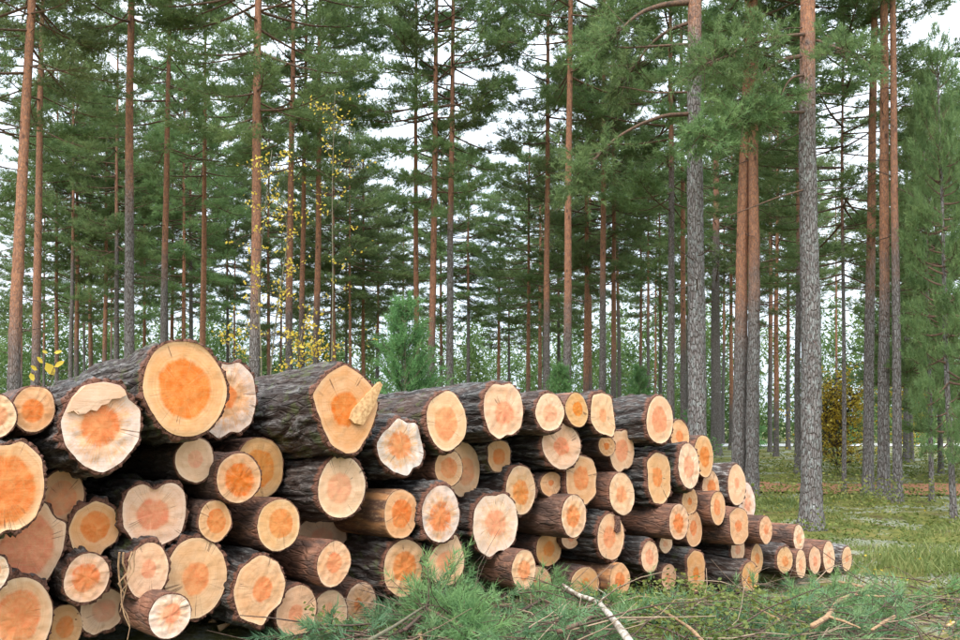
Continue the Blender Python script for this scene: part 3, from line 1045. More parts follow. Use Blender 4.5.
DELTAS = settle_logs()
for i, L in enumerate(LOGS):
    build_log(i, L, DELTAS[i])
_r, _c, _a, _b = LOG_INFO[22]
part_plate(_r, [(x * _a, z * _b) for x, z in ((.05, -.22), (.14, -.02), (.42, .22), (.72, .46), (.95, .62), (1.02, .55), (.88, .30), (.74, .05), (.55, -.16), (.40, -.36), (.15, -.32))], 0.014, M_SPLINT, 'splinter', 0, -0.012)
_r, _c, _a, _b = LOG_INFO[2]
part_plate(_r, [(x * _a, z * _b) for x, z in ((-.84, .30), (-.70, .34), (-.60, .26), (-.42, .28), (-.30, .36), (-.16, .34), (-.05, .46), (.10, .50), (.25, .64), (.40, .62), (.56, .70), (.50, .82), (.20, .93), (-.10, .95), (-.45, .88), (-.74, .62))], 0.009, M_CUT, 'torn_slab', -0.004, -0.006)
_r, _c, _a, _b = LOG_INFO[55]
part_plate(_r, [(x * _a, z * _b) for x, z in ((.25, .25), (.35, .60), (.30, .90), (.62, .85), (.70, .45), (.66, .20), (.45, .12))], 0.004, M_LOGBARK, 'bark_scar', -0.006)

# strips of torn bark hanging beside the yellowish log
_r, _c, _a, _b = LOG_INFO[15]
for k in range(4):
    rng = np.random.default_rng(700 + k)
    bg = Bag()
    x0 = -_a * (0.75 + 0.25 * k)
    pts = [(x0 + rng.normal() * .012 + 0.02 * t * (k - 1.5), -0.03 - 0.03 * math.sin(t * 2 + k), _b * (0.8 - 0.75 * t * (1 + .3 * k))) for t in np.linspace(0, 2.2, 8)]
    bg.tube(pts, np.linspace(0.006, 0.002, 8), 4)
    obj('bark_strip', bg.mesh('bark_strip', M_TANSTICK), _r)

# ------------------------------------------------------------------ pine trees
def crown_mesh(seed, H, hb, Lmax, step=0.5, per=5, k=14, nlen=0.125, nwid=0.019, dens=1.0, name='pine'):
    """branch wood and needles of one pine crown; trunk axis along z, base at 0"""
    rng = np.random.default_rng(seed)
    wood = Bag()
    P, D, S = [], [], []
    z = hb
    while z < H - 0.15:
        t = (z - hb) / (H - hb)
        n = max(3, int(round(per * (0.8 + 0.4 * rng.random()))))
        if t < 0.25 and rng.random() < 0.25:
            n -= 1
        a0 = rng.random() * 6.28
        for m in range(n):
            az = a0 + m * 6.2832 / n + rng.normal() * 0.35
            L = Lmax * (0.72 + 0.6 * t) * (1 - t ** 2.4) * (0.55 + 0.65 * rng.random()) + 0.25
            el = R(-14 + 52 * t + rng.normal() * 9)
            out = np.array([math.cos(az), math.sin(az), 0])
            pts = [np.array([0, 0, z + rng.normal() * 0.22])]
            nseg = 7
            bend = rng.normal() * 0.10
            side = np.array([-out[1], out[0], 0])
            for q in range(nseg):
                e = el + R(26) * (q / nseg) ** 1.5 * (0.6 + 0.8 * rng.random()) - R(10) * (1 - q / nseg)
                d = out * math.cos(e) + side * bend * (q / nseg) + np.array([0, 0, math.sin(e)])
                pts.append(pts[-1] + d * L / nseg)
            pts = np.array(pts)
            rb = 0.010 + 0.0105 * L
            wood.tube(pts, np.linspace(rb, 0.004, len(pts)), 4, cap=False)
            nb = int(max(4, L * 6.0 * dens))
            for q in range(nb):
                u = 0.40 + 0.60 * (q + rng.random()) / nb
                x = u * nseg
                i = min(int(x), nseg - 1)
                p = pts[i] + (pts[i + 1] - pts[i]) * (x - i)
                fwd = (pts[i + 1] - pts[i]) / (np.linalg.norm(pts[i + 1] - pts[i]) + 1e-9)
                sg = -1 if q % 2 else 1
                d = fwd * (0.55 + 0.4 * u) + side * sg * (0.9 - 0.5 * u) + np.array([0, 0, 0.18 + rng.normal() * 0.20])
                d /= np.linalg.norm(d)
                bl = (0.26 + 0.42 * rng.random()) * (0.55 + 0.45 * min(1, L / 2)) * (1.15 - 0.5 * u)
                tip = p + d * bl
                wood.tube([p, p + d * bl * 0.5 + [0, 0, -0.01], tip], [0.007, 0.005, 0.002], 3, cap=False)
                for w in range(int(4 + 4.2 * bl / 0.4)):
                    f = 0.45 + 0.6 * rng.random()
                    dd = d + rng.normal(size=3) * 0.55 + np.array([0, 0, 0.35])
                    P.append(p + d * bl * f + rng.normal(size=3) * np.array([.07, .07, .045]))
                    D.append(dd)
                    S.append(0.12 + 0.12 * rng.random())
            P.append(pts[-1])
            D.append(pts[-1] - pts[-2])
            S.append(0.2)
        z += step * (0.75 + 0.5 * rng.random())
    for w in range(10):
        P.append(np.array([0, 0, H - 0.3 * rng.random()]))
        D.append(np.array([rng.normal() * 0.4, rng.normal() * 0.4, 1]))
        S.append(0.25)
    leaf = Bag()
    needles(leaf, P, D, S, rng, k, nlen, nwid)
    return wood.mesh(name + '_branches', M_BRANCH, True), leaf.mesh(name + '_needles', M_NEEDLE)


def dead_branches(seed, z0, z1, n):
    rng = np.random.default_rng(seed)
    b = Bag()
    for k in range(n):
        z = z0 + (z1 - z0) * rng.random()
        az = rng.random() * 6.28
        L = 0.3 + 1.1 * rng.random() ** 2
        p = np.array([0, 0, z])
        d = np.array([math.cos(az), math.sin(az), rng.normal() * 0.25])
        pts = [p]
        for q in range(4):
            d = d + rng.normal(size=3) * 0.14 + np.array([0, 0, -0.04])
            pts.append(pts[-1] + d / np.linalg.norm(d) * L / 4)
        b.tube(pts, np.linspace(0.012, 0.003, 5), 4, cap=False)
        if L > 0.7:
            q = pts[2]
            b.tube([q, q + (d + rng.normal(size=3) * 0.7) * 0.14, q + (d + rng.normal(size=3) * 0.6) * 0.3], [0.006, 0.004, 0.002], 3, cap=False)
    return b.mesh('dead_branches', M_TWIG, True)


CH = 20.5
CROWNS = [crown_mesh(11, CH, 9.6, 2.7, .62, 4), crown_mesh(12, CH, 10.8, 2.5, .58, 4), crown_mesh(13, CH, 8.6, 2.9, .64, 4), crown_mesh(14, CH, 11.4, 2.6, .58, 4),
          crown_mesh(15, CH, 7.4, 2.4, .62, 4)]
YOUNG = [crown_mesh(31, 9.0, 2.4, 1.5, step=0.36, per=5, name='slender_pine'), crown_mesh(32, 9.0, 1.5, 1.7, step=0.36, per=5, name='slender_pine')]
DEAD = [dead_branches(50 + k, 2.6, 10.5, 15) for k in range(4)]


def trunk_mesh(dbh, H, seed, near=False):
    rng = np.random.default_rng(seed)
    nz, k = (110, 36) if near else (46, 14)
    q = np.linspace(0, 1, nz) ** 1.25
    z = q * H - 0.25 * (1 - q)
    r0 = dbh / 2
    r = r0 * (1.02 - 0.80 * q ** 1.15) + r0 * 0.42 * np.exp(-np.clip(z, -.3, None) / 0.22)
    r[-1] = 0.01
    ph = rng.random(4) * 6.28
    fade = np.clip(z / 3, 0, 1)
    cx = 0.014 * np.sin(z * 0.45 + ph[0]) * fade + 0.006 * np.sin(z * 1.1 + ph[1]) * fade
    cyy = 0.030 * np.sin(z * 0.50 + ph[2]) * fade
    th = np.arange(k) * 2 * math.pi / k
    Z, T = np.meshgrid(z, th, indexing='ij')
    RR = np.broadcast_to(r[:, None], Z.shape)
    P = np.stack([np.cos(T) * RR, np.sin(T) * RR, Z], -1).reshape(-1, 3)
    n = (fbm(P * np.array([9, 9, 2.2]) + seed * 3.7, 2, 2) - 0.5) * 0.10
    disp = n * RR.ravel() * 1.1
    if near:
        f1, f2, cid = voronoi(np.stack([P[:, 0] / 0.055, P[:, 1] / 0.055, P[:, 2] / 0.19], 1) + seed, 17)
        low = 1 - sstep(5.0, 8.0, P[:, 2])
        disp = disp + (sstep(0.03, 0.35, f2 - f1) * (0.5 + 0.5 * cid) - 0.4) * 0.020 * low
        root = np.exp(-np.clip(P[:, 2], 0, None) / 0.18) * 0.25 * r0 * np.cos(5 * T.ravel() + ph[3])
        disp = disp + root
    P = P + np.stack([np.cos(T), np.sin(T), 0 * T], -1).reshape(-1, 3) * disp[:, None]
    P[:, 0] += np.repeat(cx, k)
    P[:, 1] += np.repeat(cyy, k)
    i = np.arange(nz - 1)[:, None] * k
    j = np.arange(k)[None, :]
    f = np.stack([i + j, i + (j + 1) % k, i + k + (j + 1) % k, i + k + j], -1).reshape(-1, 4)
    return mesh_from('trunk', P, f, M_TRUNK, True)


def lean_for(base, xt, H):
    """lean of a trunk from base so that it crosses the top of the frame at xt"""
    p = at_depth(xt, 0, base[1])
    dz = p[2] - base[2]
    return math.atan2(p[0] - base[0], dz)


# x at the foot, foot line y (0: hidden), x at frame top, trunk px, height where orange starts, orange, lichen, crown, height, words
T_ORANGE, T_GREY = 'orange', 'grey'
TREES = [
    (-24, 0, -14, 9.0, 4.0, .7, .1, 2, 19, 'pine outside the photo edge whose boughs hang into the corner'),
    (14, 0, 29, 13, 3.4, .9, .1, 0, 18, 'leaning pine with a stout dark foot at the edge of the photo'),
    (36, 0, 43, 9.5, 4.0, .55, .1, 1, 19, 'reddish pine just inside the leaning pine at the edge'),
    (58, 0, 56, 4.5, 4.5, .6, .1, 4, 18, 'slim far pine behind the yellow leaf sprig'),
    (72, 0, 74, 5.0, 9, .3, .1, 3, 18, 'dark slim pine of a pair above the torn log'),
    (78, 0, 78, 5.5, 5, .8, .1, 0, 18, 'reddish pine of the pair above the torn log'),
    (92, 0, 93, 5.0, 4.5, .6, .1, 2, 19, 'thin pine midway between the pair and the stout grey trunk'),
    (105, 0, 108, 5.2, 4.5, .7, .1, 1, 18, 'thin reddish pine near the stout grey trunk'),
    (117, 0, 119, 5.6, 10, .3, .2, 4, 19, 'dark thin pine hard against the stout grey trunk'),
    (131, 0, 132, 11, 7.3, .75, .35, 3, 20, 'stout pine grey to half height then pink, rising beyond the biggest log'),
    (145, 0, 146, 3.8, 4, .9, 0, 0, 18, 'very thin orange pine between two stouter trunks beyond the biggest log'),
    (163, 0, 168, 8.2, 6.8, .6, .3, 1, 20, 'straight pinkish pine directly above the biggest log'),
    (172, 0, 175, 4.6, 4, .5, .1, 3, 18, 'thin brownish pine beside the straight pinkish pine'),
    (184, 0, 184, 5.0, 3.5, .9, 0, 4, 18, 'orange thin pine above the edge of the biggest log'),
    (192, 0, 193, 5.2, 11, .2, .2, 0, 18, 'dark slim pine between two orange ones above the whitish log'),
    (203, 0, 206, 7.2, 3.6, .9, .1, 1, 19, 'clean orange pine above the white topped log'),
    (228, 0, 229, 3.6, 9, .3, .1, 3, 17, 'isolated slender dark pine in a gap of sky'),
    (254, 0, 260, 12, 4.4, .65, .15, 2, 20, 'thick red brown pine wrapped by the yellow sapling'),
    (269, 0, 270, 4.4, 4, .6, .1, 4, 18, 'thin pine close behind the yellow sapling'),
    (289, 0, 293, 8.4, 5.0, .7, .1, 0, 20, 'first of three close pines above the dark furrowed log'),
    (300, 0, 308, 6.6, 5.4, .75, .1, 1, 20, 'second of three close pines, slightly leaning'),
    (316, 0, 321, 7.8, 5.2, .85, .1, 3, 20, 'third of three close pines, above the kite shaped log'),
    (332, 0, 333, 3.8, 6, .4, .1, 2, 18, 'thin pine behind the yellow sapling\'s tall stem'),
    (347, 0, 347, 3.4, 8, .3, .1, 4, 17, 'very thin dim pine above the kite shaped log'),
    (364, 0, 363, 4.6, 3.5, .85, 0, 0, 17, 'thin orange pine beside the young green pine'),
    (378, 0, 379, 3.2, 7, .3, .1, 1, 16, 'thin dim pine right behind the young green pine'),
    (417, 0, 416, 6.6, 4.0, .8, .1, 1, 19, 'reddish pine rising behind the young green pine'),
    (430, 0, 437, 8.2, 4.2, .7, .1, 2, 20, 'pinkish pine with open crown beyond the young green pine'),
    (441, 0, 441, 3.6, 5, .6, .1, 3, 18, 'thin pine squeezed between a pink and a grey trunk'),
    (449, 0, 453, 8.2, 8.2, .5, .35, 3, 20, 'grey pine standing before the bright gap in the crowns'),
    (468, 0, 469, 4.4, 8, .3, .1, 1, 14, 'slim dark pine in the bright gap at the middle'),
    (498, 0, 502, 4.4, 3.5, .8, 0, 3, 11, 'thin orange pine standing in the bright gap'),
    (509, 0, 509, 3.6, 7, .4, 0, 3, 11, 'very thin pine after the bright gap'),
    (527, 0, 531, 5.0, 3.0, .9, 0, 0, 13, 'thin bright orange pine above the frayed top log'),
    (540, 0, 540, 4.6, 3.4, .8, 0, 2, 14, 'thin orange pine touching a grey one above the small top logs'),
    (546, 0, 548, 7.6, 5.4, .7, .2, 1, 20, 'pine grey below and orange above, over the small top logs'),
    (558, 0, 559, 4.0, 8, .3, .1, 4, 17, 'dark thin pine before the smooth pink one'),
    (565, 0, 570, 9.2, 4.6, .7, .25, 3, 21, 'smooth pink grey pine over the squarish top log'),
    (585, 0, 588, 6.4, 3.0, .9, 0, 2, 18, 'orange pine of a close pair over the squarish top log'),
    (590, 0, 590, 5.0, 4.0, .6, .1, 0, 18, 'browner pine of the close pair over the squarish top log'),
    (601, 0, 604, 7.6, 6.5, .5, .25, 1, 20, 'dark pine before the last big top log'),
    (613, 0, 613, 6.0, 3.8, .5, .1, 4, 18, 'dull brown pine over the last big top log'),
    (640, 0, 641, 3.6, 5, .6, .1, 3, 17, 'thin pine alone over the last big top log'),
    (660, 0, 659, 4.4, 7, .5, .1, 0, 17, 'thin pine in the shade near the great lichen grey trunk'),
    (670, 0, 672, 8.4, 10, .4, .25, 2, 20, 'dark pine close to the great lichen grey trunk'),
    (683, 0, 682, 6.6, 4.5, .7, .1, 1, 19, 'orange topped pine half behind the great lichen grey trunk'),
    (695, 0, 695, 19, 8.0, .9, .75, 3, 21, 'great lichen grey pine at the shoulder of the stack'),
    (716, 455, 716, 11, 11, .4, .3, 4, 20, 'dark pine between the great lichen trunk and the twin trunks'),
    (731, 450, 733, 4.6, 2.6, .9, 0, 0, 18, 'thin orange pine in front of pale light by the twin trunks'),
    (738, 497, 749, 14, 3.9, .95, .55, 1, 20, 'leaning orange twin pine with lichen foot'),
    (752, 498, 757, 13, 4.6, .8, .6, 2, 20, 'upright twin pine with lichen foot'),
    (770, 452, 771, 4.2, 5, .4, .1, 3, 18, 'very thin dark pine after the twin trunks'),
    (776, 457, 777, 5.4, 2.4, .9, .1, 4, 18, 'thin orange pine with pale ground behind, after the twin trunks'),
    (788, 449, 790, 4.6, 5, .5, .1, 0, 18, 'farthest thin pine beside the tall lichen spotted trunk'),
    (798, 474, 800, 6.4, 7, .3, .2, 1, 19, 'dark pine partly hidden by the tall lichen spotted trunk'),
    (811, 530, 810, 20.5, 7.2, .85, .85, 3, 21, 'tall lichen spotted pine whose foot stands free beside the stack'),
    (844, 494, 845, 4.4, 6, .2, .3, 4, 13, 'spindly dark pine before the yellow birch'),
    (868, 499, 876, 10.5, 4.8, .8, .35, 1, 20, 'first of the three clustered pines beyond the path'),
    (884, 503, 884, 11.5, 4.4, .85, .4, 3, 20, 'middle of the three clustered pines beyond the path'),
    (898, 506, 895, 9, 5.0, .55, .35, 3, 20, 'last of the three clustered pines beyond the path'),
    (906, 464, 907, 6.0, 6, .4, .2, 3, 12, 'dark pine seen between the clustered pines and the photo edge'),
]
SLENDER = [
    (932, 505, 934, 4.8, 8.6, .42, 0, 'thin stemmed little pine next to the clustered pines'),
    (954, 523, 940, 6.0, 8.0, .42, 1, 'thin leaning little pine at the photo edge'),
    (985, 484, 985, 6.0, 11.0, 1.35, 1, 'bushy pine whose boughs reach in from the photo edge'),
    (941, 474, 942, 5.0, 11.5, 1.25, 0, 'full crowned bushy pine far behind the clustered pines'),
    (912, 462, 912, 4.0, 10.5, .8, 0, 'tall bushy pine deepest behind the clustered pines'),
]


def make_tree(k, row):
    xb, yb, xt, px, split, ora, lic, ci, H, words = row
    rng = np.random.default_rng(900 + k)
    if yb:
        d = ray(xb, yb)
        base = EYE + d * (-HC / d[2])
    else:
        y = float(np.clip(0.27 * FPX / px, 14.5, 60))
        base = at_depth(xb, 420, y)
        if px < 7:
            base = at_depth(xb, 420, y * (0.78 + 0.22 * rng.random()))
    base = np.array([base[0], base[1], gz(base[0], base[1])])
    dbh = px * base[1] / FPX * 0.98
    near = px > 12
    H = (H + 1.2) * (0.95 + 0.1 * rng.random())
    root = empty('pine_tree', base)
    lean = lean_for(base, xt, H)
    root.rotation_euler = (rng.normal() * 0.008, lean, 0)
    tag(root, words, 'tree', 'tall pines behind the stack')
    tr = obj('trunk', trunk_mesh(dbh, H, 300 + k, near), root, color=(split / 20, ora, lic, 1))
    wood, leaf = CROWNS[ci]
    rz = rng.random() * 6.28
    sxy = 1.0 + 0.28 * rng.random()
    cr = tag(obj('crown', leaf, root), kind='stuff')
    br = tag(obj('branches', wood, root), kind='stuff')
    for o in (cr, br):
        o.rotation_euler = (0, 0, rz)
        o.scale = (sxy, sxy, H / CH)
    db = tag(obj('dead_branches', DEAD[k % 4], root), kind='stuff')
    db.rotation_euler = (0, 0, rng.random() * 6.28)
    return root, base, dbh


ROOTS = {}
for k, row in enumerate(TREES):
    ROOTS[row[0]] = make_tree(k, row)

_rx = np.random.default_rng(4242)
for k in range(34):                                   # the dim back rows
    xb = (k + _rx.random()) * 960 / 34
    y = _rx.uniform(46, 66)
    if 462 < xb < 532 or 850 < xb < 960:
        continue
    px = 0.20 * FPX / y * _rx.uniform(.8, 1.25)
    v0 = CYP + (HORIZON - CYP) + HC * FPX / y
    r_, b_, d_ = make_tree(200 + k, (xb, v0, xb + _rx.normal() * 3, px, _rx.uniform(3, 9), _rx.uniform(.4, .9), .1, int(_rx.integers(0, 5)), _rx.uniform(15, 19), 'thin far pine dimly seen in the back rows of the wood'))
    r_.name = 'far_pine'
    r_['group'] = 'thin far pines of the back rows'

for k, (xb, yb, xt, px, H, wid, ci, words) in enumerate(SLENDER):
    d = ray(xb, yb)
    base = EYE + d * (-HC / d[2])
    base[2] = gz(base[0], base[1])
    root = empty('slender_pine', base, (0, lean_for(base, xt, H) * 0.6, 0))
    tag(root, words, 'tree', 'slender bushy pines')
    obj('trunk', trunk_mesh(px * base[1] / FPX, H, 400 + k), root, color=(0.5, .3, .35, 1))
    for nm, me in (('branches', YOUNG[ci][0]), ('crown', YOUNG[ci][1])):
        o = obj(nm, me, root)
        o.rotation_euler = (0, 0, k * 1.7)
        o.scale = (H / 9.0 * wid, H / 9.0 * wid, H / 9.0)
        tag(o, kind='stuff')


def limb(tree_x, pts, r0, foliage, seed, depth=0.0):
    """a named limb of one tree: a polyline in the frame at the tree's own distance, swinging toward or away from the viewer"""
    root, base, dbh = ROOTS[tree_x]
    rng = np.random.default_rng(seed)
    bpy.context.view_layer.update()
    inv = np.array(root.matrix_world.inverted())
    n = len(pts)
    W = np.array([at_depth(x, y, base[1] + depth * q / (n - 1)) for q, (x, y) in enumerate(pts)])
    # smooth
    t = np.linspace(0, n - 1, (n - 1) * 5 + 1)
    S = np.stack([np.interp(t, np.arange(n), W[:, a]) for a in range(3)], 1)
    for _ in range(3):
        S[1:-1] = (S[:-2] + S[1:-1] * 2 + S[2:]) / 4
    Lc = S @ inv[:3, :3].T + inv[:3, 3]
    wood, leaf = Bag(), Bag()
    wood.tube(Lc, np.linspace(r0, r0 * 0.25, len(Lc)), 6)
    if foliage:
        P, D, SS = [], [], []
        m0 = int(len(Lc) * (1 - foliage))
        for i in range(max(m0, 1), len(Lc)):
            fw = Lc[i] - Lc[i - 1]
            fw = fw / (np.linalg.norm(fw) + 1e-9)
            for w in range(5):
                d = fw * 0.6 + rng.normal(size=3) * 0.6
                d /= np.linalg.norm(d)
                bl = 0.25 + 0.5 * rng.random()
                wood.tube([Lc[i], Lc[i] + d * bl * .5, Lc[i] + d * bl + [0, 0, .03]], [0.008, 0.006, 0.002], 3, cap=False)
                for q in range(7):
                    P.append(Lc[i] + d * bl * (0.3 + 0.7 * rng.random()))
                    D.append(d + rng.normal(size=3) * 0.5 + [0, 0, .3])
                    SS.append(0.13 + 0.1 * rng.random())
        needles(leaf, P, D, SS, rng, 20, 0.085, 0.013)
    lo = obj('limb', wood.mesh('limb', M_BRANCH, True), root)
    if foliage:
        obj('limb_needles', leaf.mesh('limb_needles', M_NEEDLE), lo)


limb(695, [(690, 114), (665, 115), (640, 124), (615, 138), (592, 162), (575, 176)], .040, .35, 1, -0.8)
limb(695, [(691, 2), (665, 4), (645, 10), (630, 20), (618, 33)], .055, .15, 2, -0.5)
limb(695, [(691, 22), (668, 30), (648, 46), (634, 68), (622, 80)], .035, .3, 3, 0.6)
limb(695, [(691, 44), (655, 46), (625, 48), (600, 44)], .026, .2, 4, -0.4)
limb(695, [(691, 92), (655, 93), (630, 88), (615, 86)], .020, .0, 5, 0.4)
limb(811, [(801, 56), (780, 60), (762, 74), (750, 92), (743, 110)], .038, .25, 6, -0.6)
limb(811, [(803, 75), (792, 77), (785, 86), (781, 98)], .026, .1, 7, -0.5)
limb(811, [(803, 190), (775, 198), (745, 210), (708, 222)], .020, .0, 8, -0.5)
limb(811, [(804, 34), (780, 36), (750, 44), (722, 58), (700, 66)], .030, .75, 9, -1.4)
limb(811, [(804, 112), (778, 112), (750, 118), (720, 128), (698, 132)], .026, .7, 10, -1.6)
limb(811, [(817, 40), (838, 48), (862, 56)], .026, .6, 11, -1.2)
limb(752, [(756, 40), (735, 52), (716, 70), (702, 92)], .030, .6, 12, -1.2)

# ------------------------------------------------------------------ young pine, saplings, birch
def young_pine(u, v_foot, v_top, y, words):
    top = at_depth(u, v_top, y)
    z0 = gz(top[0], y)
    H = top[2] - z0
    root = empty('young_pine', (top[0], y, z0))
    tag(root, words, 'young tree')
    rng = np.random.default_rng(int(u))
    wood, leaf = Bag(), Bag()
    wood.tube([(0, 0, 0), (0.02, 0, H * .5), (0, 0, H)], [0.03, 0.02, 0.006], 6)
    st = wood.mesh('young_pine_stem', M_STEM, True)
    br = Bag()
    P, D, S = [], [], []
    z = 0.35
    while z < H - 0.1:
        t = z / H
        for m in range(6):
            az = rng.random() * 6.28
            L = (1.25 * (1 - t) + 0.14) * (0.7 + 0.5 * rng.random())
            d = np.array([math.cos(az), math.sin(az), 0.55 + 0.7 * t])
            d /= np.linalg.norm(d)
            p0 = np.array([0, 0, z])
            tip = p0 + d * L + [0, 0, L * 0.12]
            br.tube([p0, p0 + d * L * .5, tip], [0.010, 0.007, 0.003], 4, cap=False)
            for q in range(int(7 + 14 * L)):
                f = 0.2 + 0.8 * rng.random()
                P.append(p0 + d * L * f + rng.normal(size=3) * 0.03)
                D.append(d + rng.normal(size=3) * 0.45 + [0, 0, .4])
                S.append(0.14)
        z += 0.14
    needles(leaf, P, D, S, rng, 16, 0.085, 0.011)
    obj('trunk', st, root)
    obj('branches', br.mesh('young_pine_branches', M_STEM, True), root)
    obj('crown', leaf.mesh('young_pine_needles', M_NEEDLE_YOUNG), root)
    for k in range(0):
        pass


young_pine(405, 420, 305, 13.5, 'bright green young pine poking up behind the middle of the stack')
young_pine(560, 420, 368, 26, 'small green young pine showing above the frayed top log')
young_pine(640, 420, 366, 30, 'small green young pine showing above the last big top log')


def leafy_sapling(name, words, cat, stems, y, n_leaves, leaf, mat, box, seed, spread=0.35, r0=0.012):
    """stems: polylines in the frame at distance y; leaves gather round side twigs within box (v range)"""
    rng = np.random.default_rng(seed)
    x0 = at_depth(stems[0][0][0], 420, y)[0]
    base = np.array([x0, y, gz(x0, y)])
    root = empty(name, base)
    tag(root, words, cat)
    lb = Bag()
    for st in stems:
        W = np.array([at_depth(a, b, y + rng.normal() * 0.1) for a, b in st]) - base
        W[0] = [W[0][0], W[0][1], 0.0]
        t = np.linspace(0, len(W) - 1, len(W) * 4)
        Sx = np.stack([np.interp(t, np.arange(len(W)), W[:, a]) for a in range(3)], 1)
        for _ in range(2):
            Sx[1:-1] = (Sx[:-2] + 2 * Sx[1:-1] + Sx[2:]) / 4
        b = Bag()
        b.tube(Sx, np.linspace(r0, r0 * 0.3, len(Sx)), 5)
        tw = Bag()
        L = []
        for q in range(max(4, n_leaves // 7)):
            f = box[0] + (box[1] - box[0]) * rng.random()
            p = Sx[min(int(f * (len(Sx) - 1)), len(Sx) - 1)]
            d = rng.normal(size=3)
            d[2] = abs(d[2]) * 0.5 + 0.1
            d = d / np.linalg.norm(d) * spread * (0.3 + rng.random())
            tw.tube([p, p + d * .5, p + d], [r0 * .35, r0 * .25, r0 * .12], 3, cap=False)
            for m in range(7):
                L.append(p + d * (0.35 + 0.75 * rng.random()) + rng.normal(size=3) * leaf * 0.6)
        obj('stem', b.mesh('sapling_stem', M_STEM, True), root)
        tag(obj('twigs', tw.mesh('sapling_twigs', M_TWIG, True), root), kind='stuff')
        L = np.array(L)
        n = len(L)
        e1 = rng.normal(size=(n, 3))
        e1 /= np.linalg.norm(e1, axis=1)[:, None]
        e2 = np.cross(e1, rng.normal(size=(n, 3)))
        e2 /= np.linalg.norm(e2, axis=1)[:, None]
        nn = np.cross(e1, e2)
        s = (leaf * (0.6 + 0.8 * rng.random(n)))[:, None]
        v = np.stack([L, L + e1 * s * .5 + e2 * s * .36 + nn * s * .08, L + e1 * s * 1.1, L + e1 * s * .5 - e2 * s * .36 + nn * s * .08], 1).reshape(-1, 3)
        f = np.arange(4 * n).reshape(-1, 4)
        lb.add(v, None, f, np.repeat(rng.random(n), 4))
    obj('crown', lb.mesh('sapling_leaves', mat), root)


leafy_sapling('yellow_sapling', 'slender sapling with sparse yellow leaves around the thick red brown pine', 'sapling',
              [[(262, 420), (262, 360), (258, 300), (262, 240), (268, 180), (272, 150)], [(262, 420), (272, 350), (280, 290), (288, 240), (284, 200)]], 11.5, 300, .036, M_LEAF_YELLOW, (.3, 1), 61)
leafy_sapling('yellow_sapling', 'tallest thin sapling with scattered yellow leaves beside three close pines', 'sapling',
              [[(331, 420), (332, 350), (333, 280), (332, 200), (334, 120), (335, 90)]], 12.0, 330, .036, M_LEAF_YELLOW, (.25, .95), 62, .5)
leafy_sapling('yellow_sapling', 'low yellow leaved sapling over the dark furrowed bark', 'sapling',
              [[(300, 420), (300, 380), (298, 350), (304, 325)], [(300, 420), (315, 370), (322, 340)]], 10.5, 230, .040, M_LEAF_YELLOW, (.2, 1), 63, .3)
leafy_sapling('yellow_sapling', 'small pale yellow sapling just past the white topped log', 'sapling',
              [[(232, 420), (231, 370), (229, 345), (232, 325)]], 10.8, 120, .034, M_LEAF_YELLOW, (.2, 1), 64, .32)
leafy_sapling('yellow_birch', 'golden yellow birch bush beyond the path between the pines', 'bush',
              [[(838, 455), (836, 430), (834, 400), (836, 375)], [(838, 455), (846, 420), (852, 390)], [(838, 455), (828, 425), (824, 400)]], 30, 1200, .085, M_LEAF_YELLOW, (.1, 1), 65, 1.25, .03)
leafy_sapling('yellow_birch', 'small yellow green birch behind the clustered pines', 'bush',
              [[(905, 455), (904, 420), (903, 380)], [(905, 455), (912, 420), (915, 395)]], 40, 700, .11, M_LEAF_YELLOW, (.2, 1), 66, .9, .03)
leafy_sapling('green_birch', 'dull green leafy bush behind the tall lichen spotted trunk', 'bush',
              [[(822, 455), (820, 430), (818, 400)], [(822, 455), (828, 420)]], 42, 700, .10, M_THICKET, (.2, 1), 67, .9, .03)

# yellow leaf sprig beside the small top log
_y = 4.9
_b = at_depth(48, 402, _y)
_rt = empty('leaf_sprig', _b)
tag(_rt, 'little sprig with a few yellow leaves standing on the top logs', 'sprig')
_bg = Bag()
for st in ([(48, 402), (50, 385), (54, 372)], [(48, 402), (42, 385), (34, 372)], [(48, 402), (46, 388), (52, 372), (60, 352)]):
    _bg.tube([at_depth(a, b, _y) - _b for a, b in st], np.linspace(.003, .0015, len(st)), 4)
obj('stem', _bg.mesh('sprig_stem', M_TWIG), _rt)
for k, (lx, ly, s, ang) in enumerate([(50, 369, .042, -1.0), (59, 364, .032, 0.5), (40, 360, .026, 2.4), (34, 368, .024, 2.6), (32, 377, .024, -1.2), (58, 352, .022, .2), (45, 352, .018, 2.9)]):
    p = at_depth(lx, ly, _y) - _b
    d = np.array([math.cos(ang), 0.1, math.sin(ang)])
    e = np.array([-math.sin(ang), 0.5, math.cos(ang)])
    v = [p - d * s, p - d * s * .3 + e * s * .5, p + d * s * .5 + e * s * .4, p + d * s, p + d * s * .5 - e * s * .4, p - d * s * .3 - e * s * .5, p + np.array([0, .006, 0])]
    me = mesh_from('leaf', np.array(v), np.array([(6, m, (m + 1) % 6) for m in range(6)]), M_LEAF_YELLOW, False, {'tint': np.full(7, .3 + .1 * k)})
    obj('leaf', me, _rt)

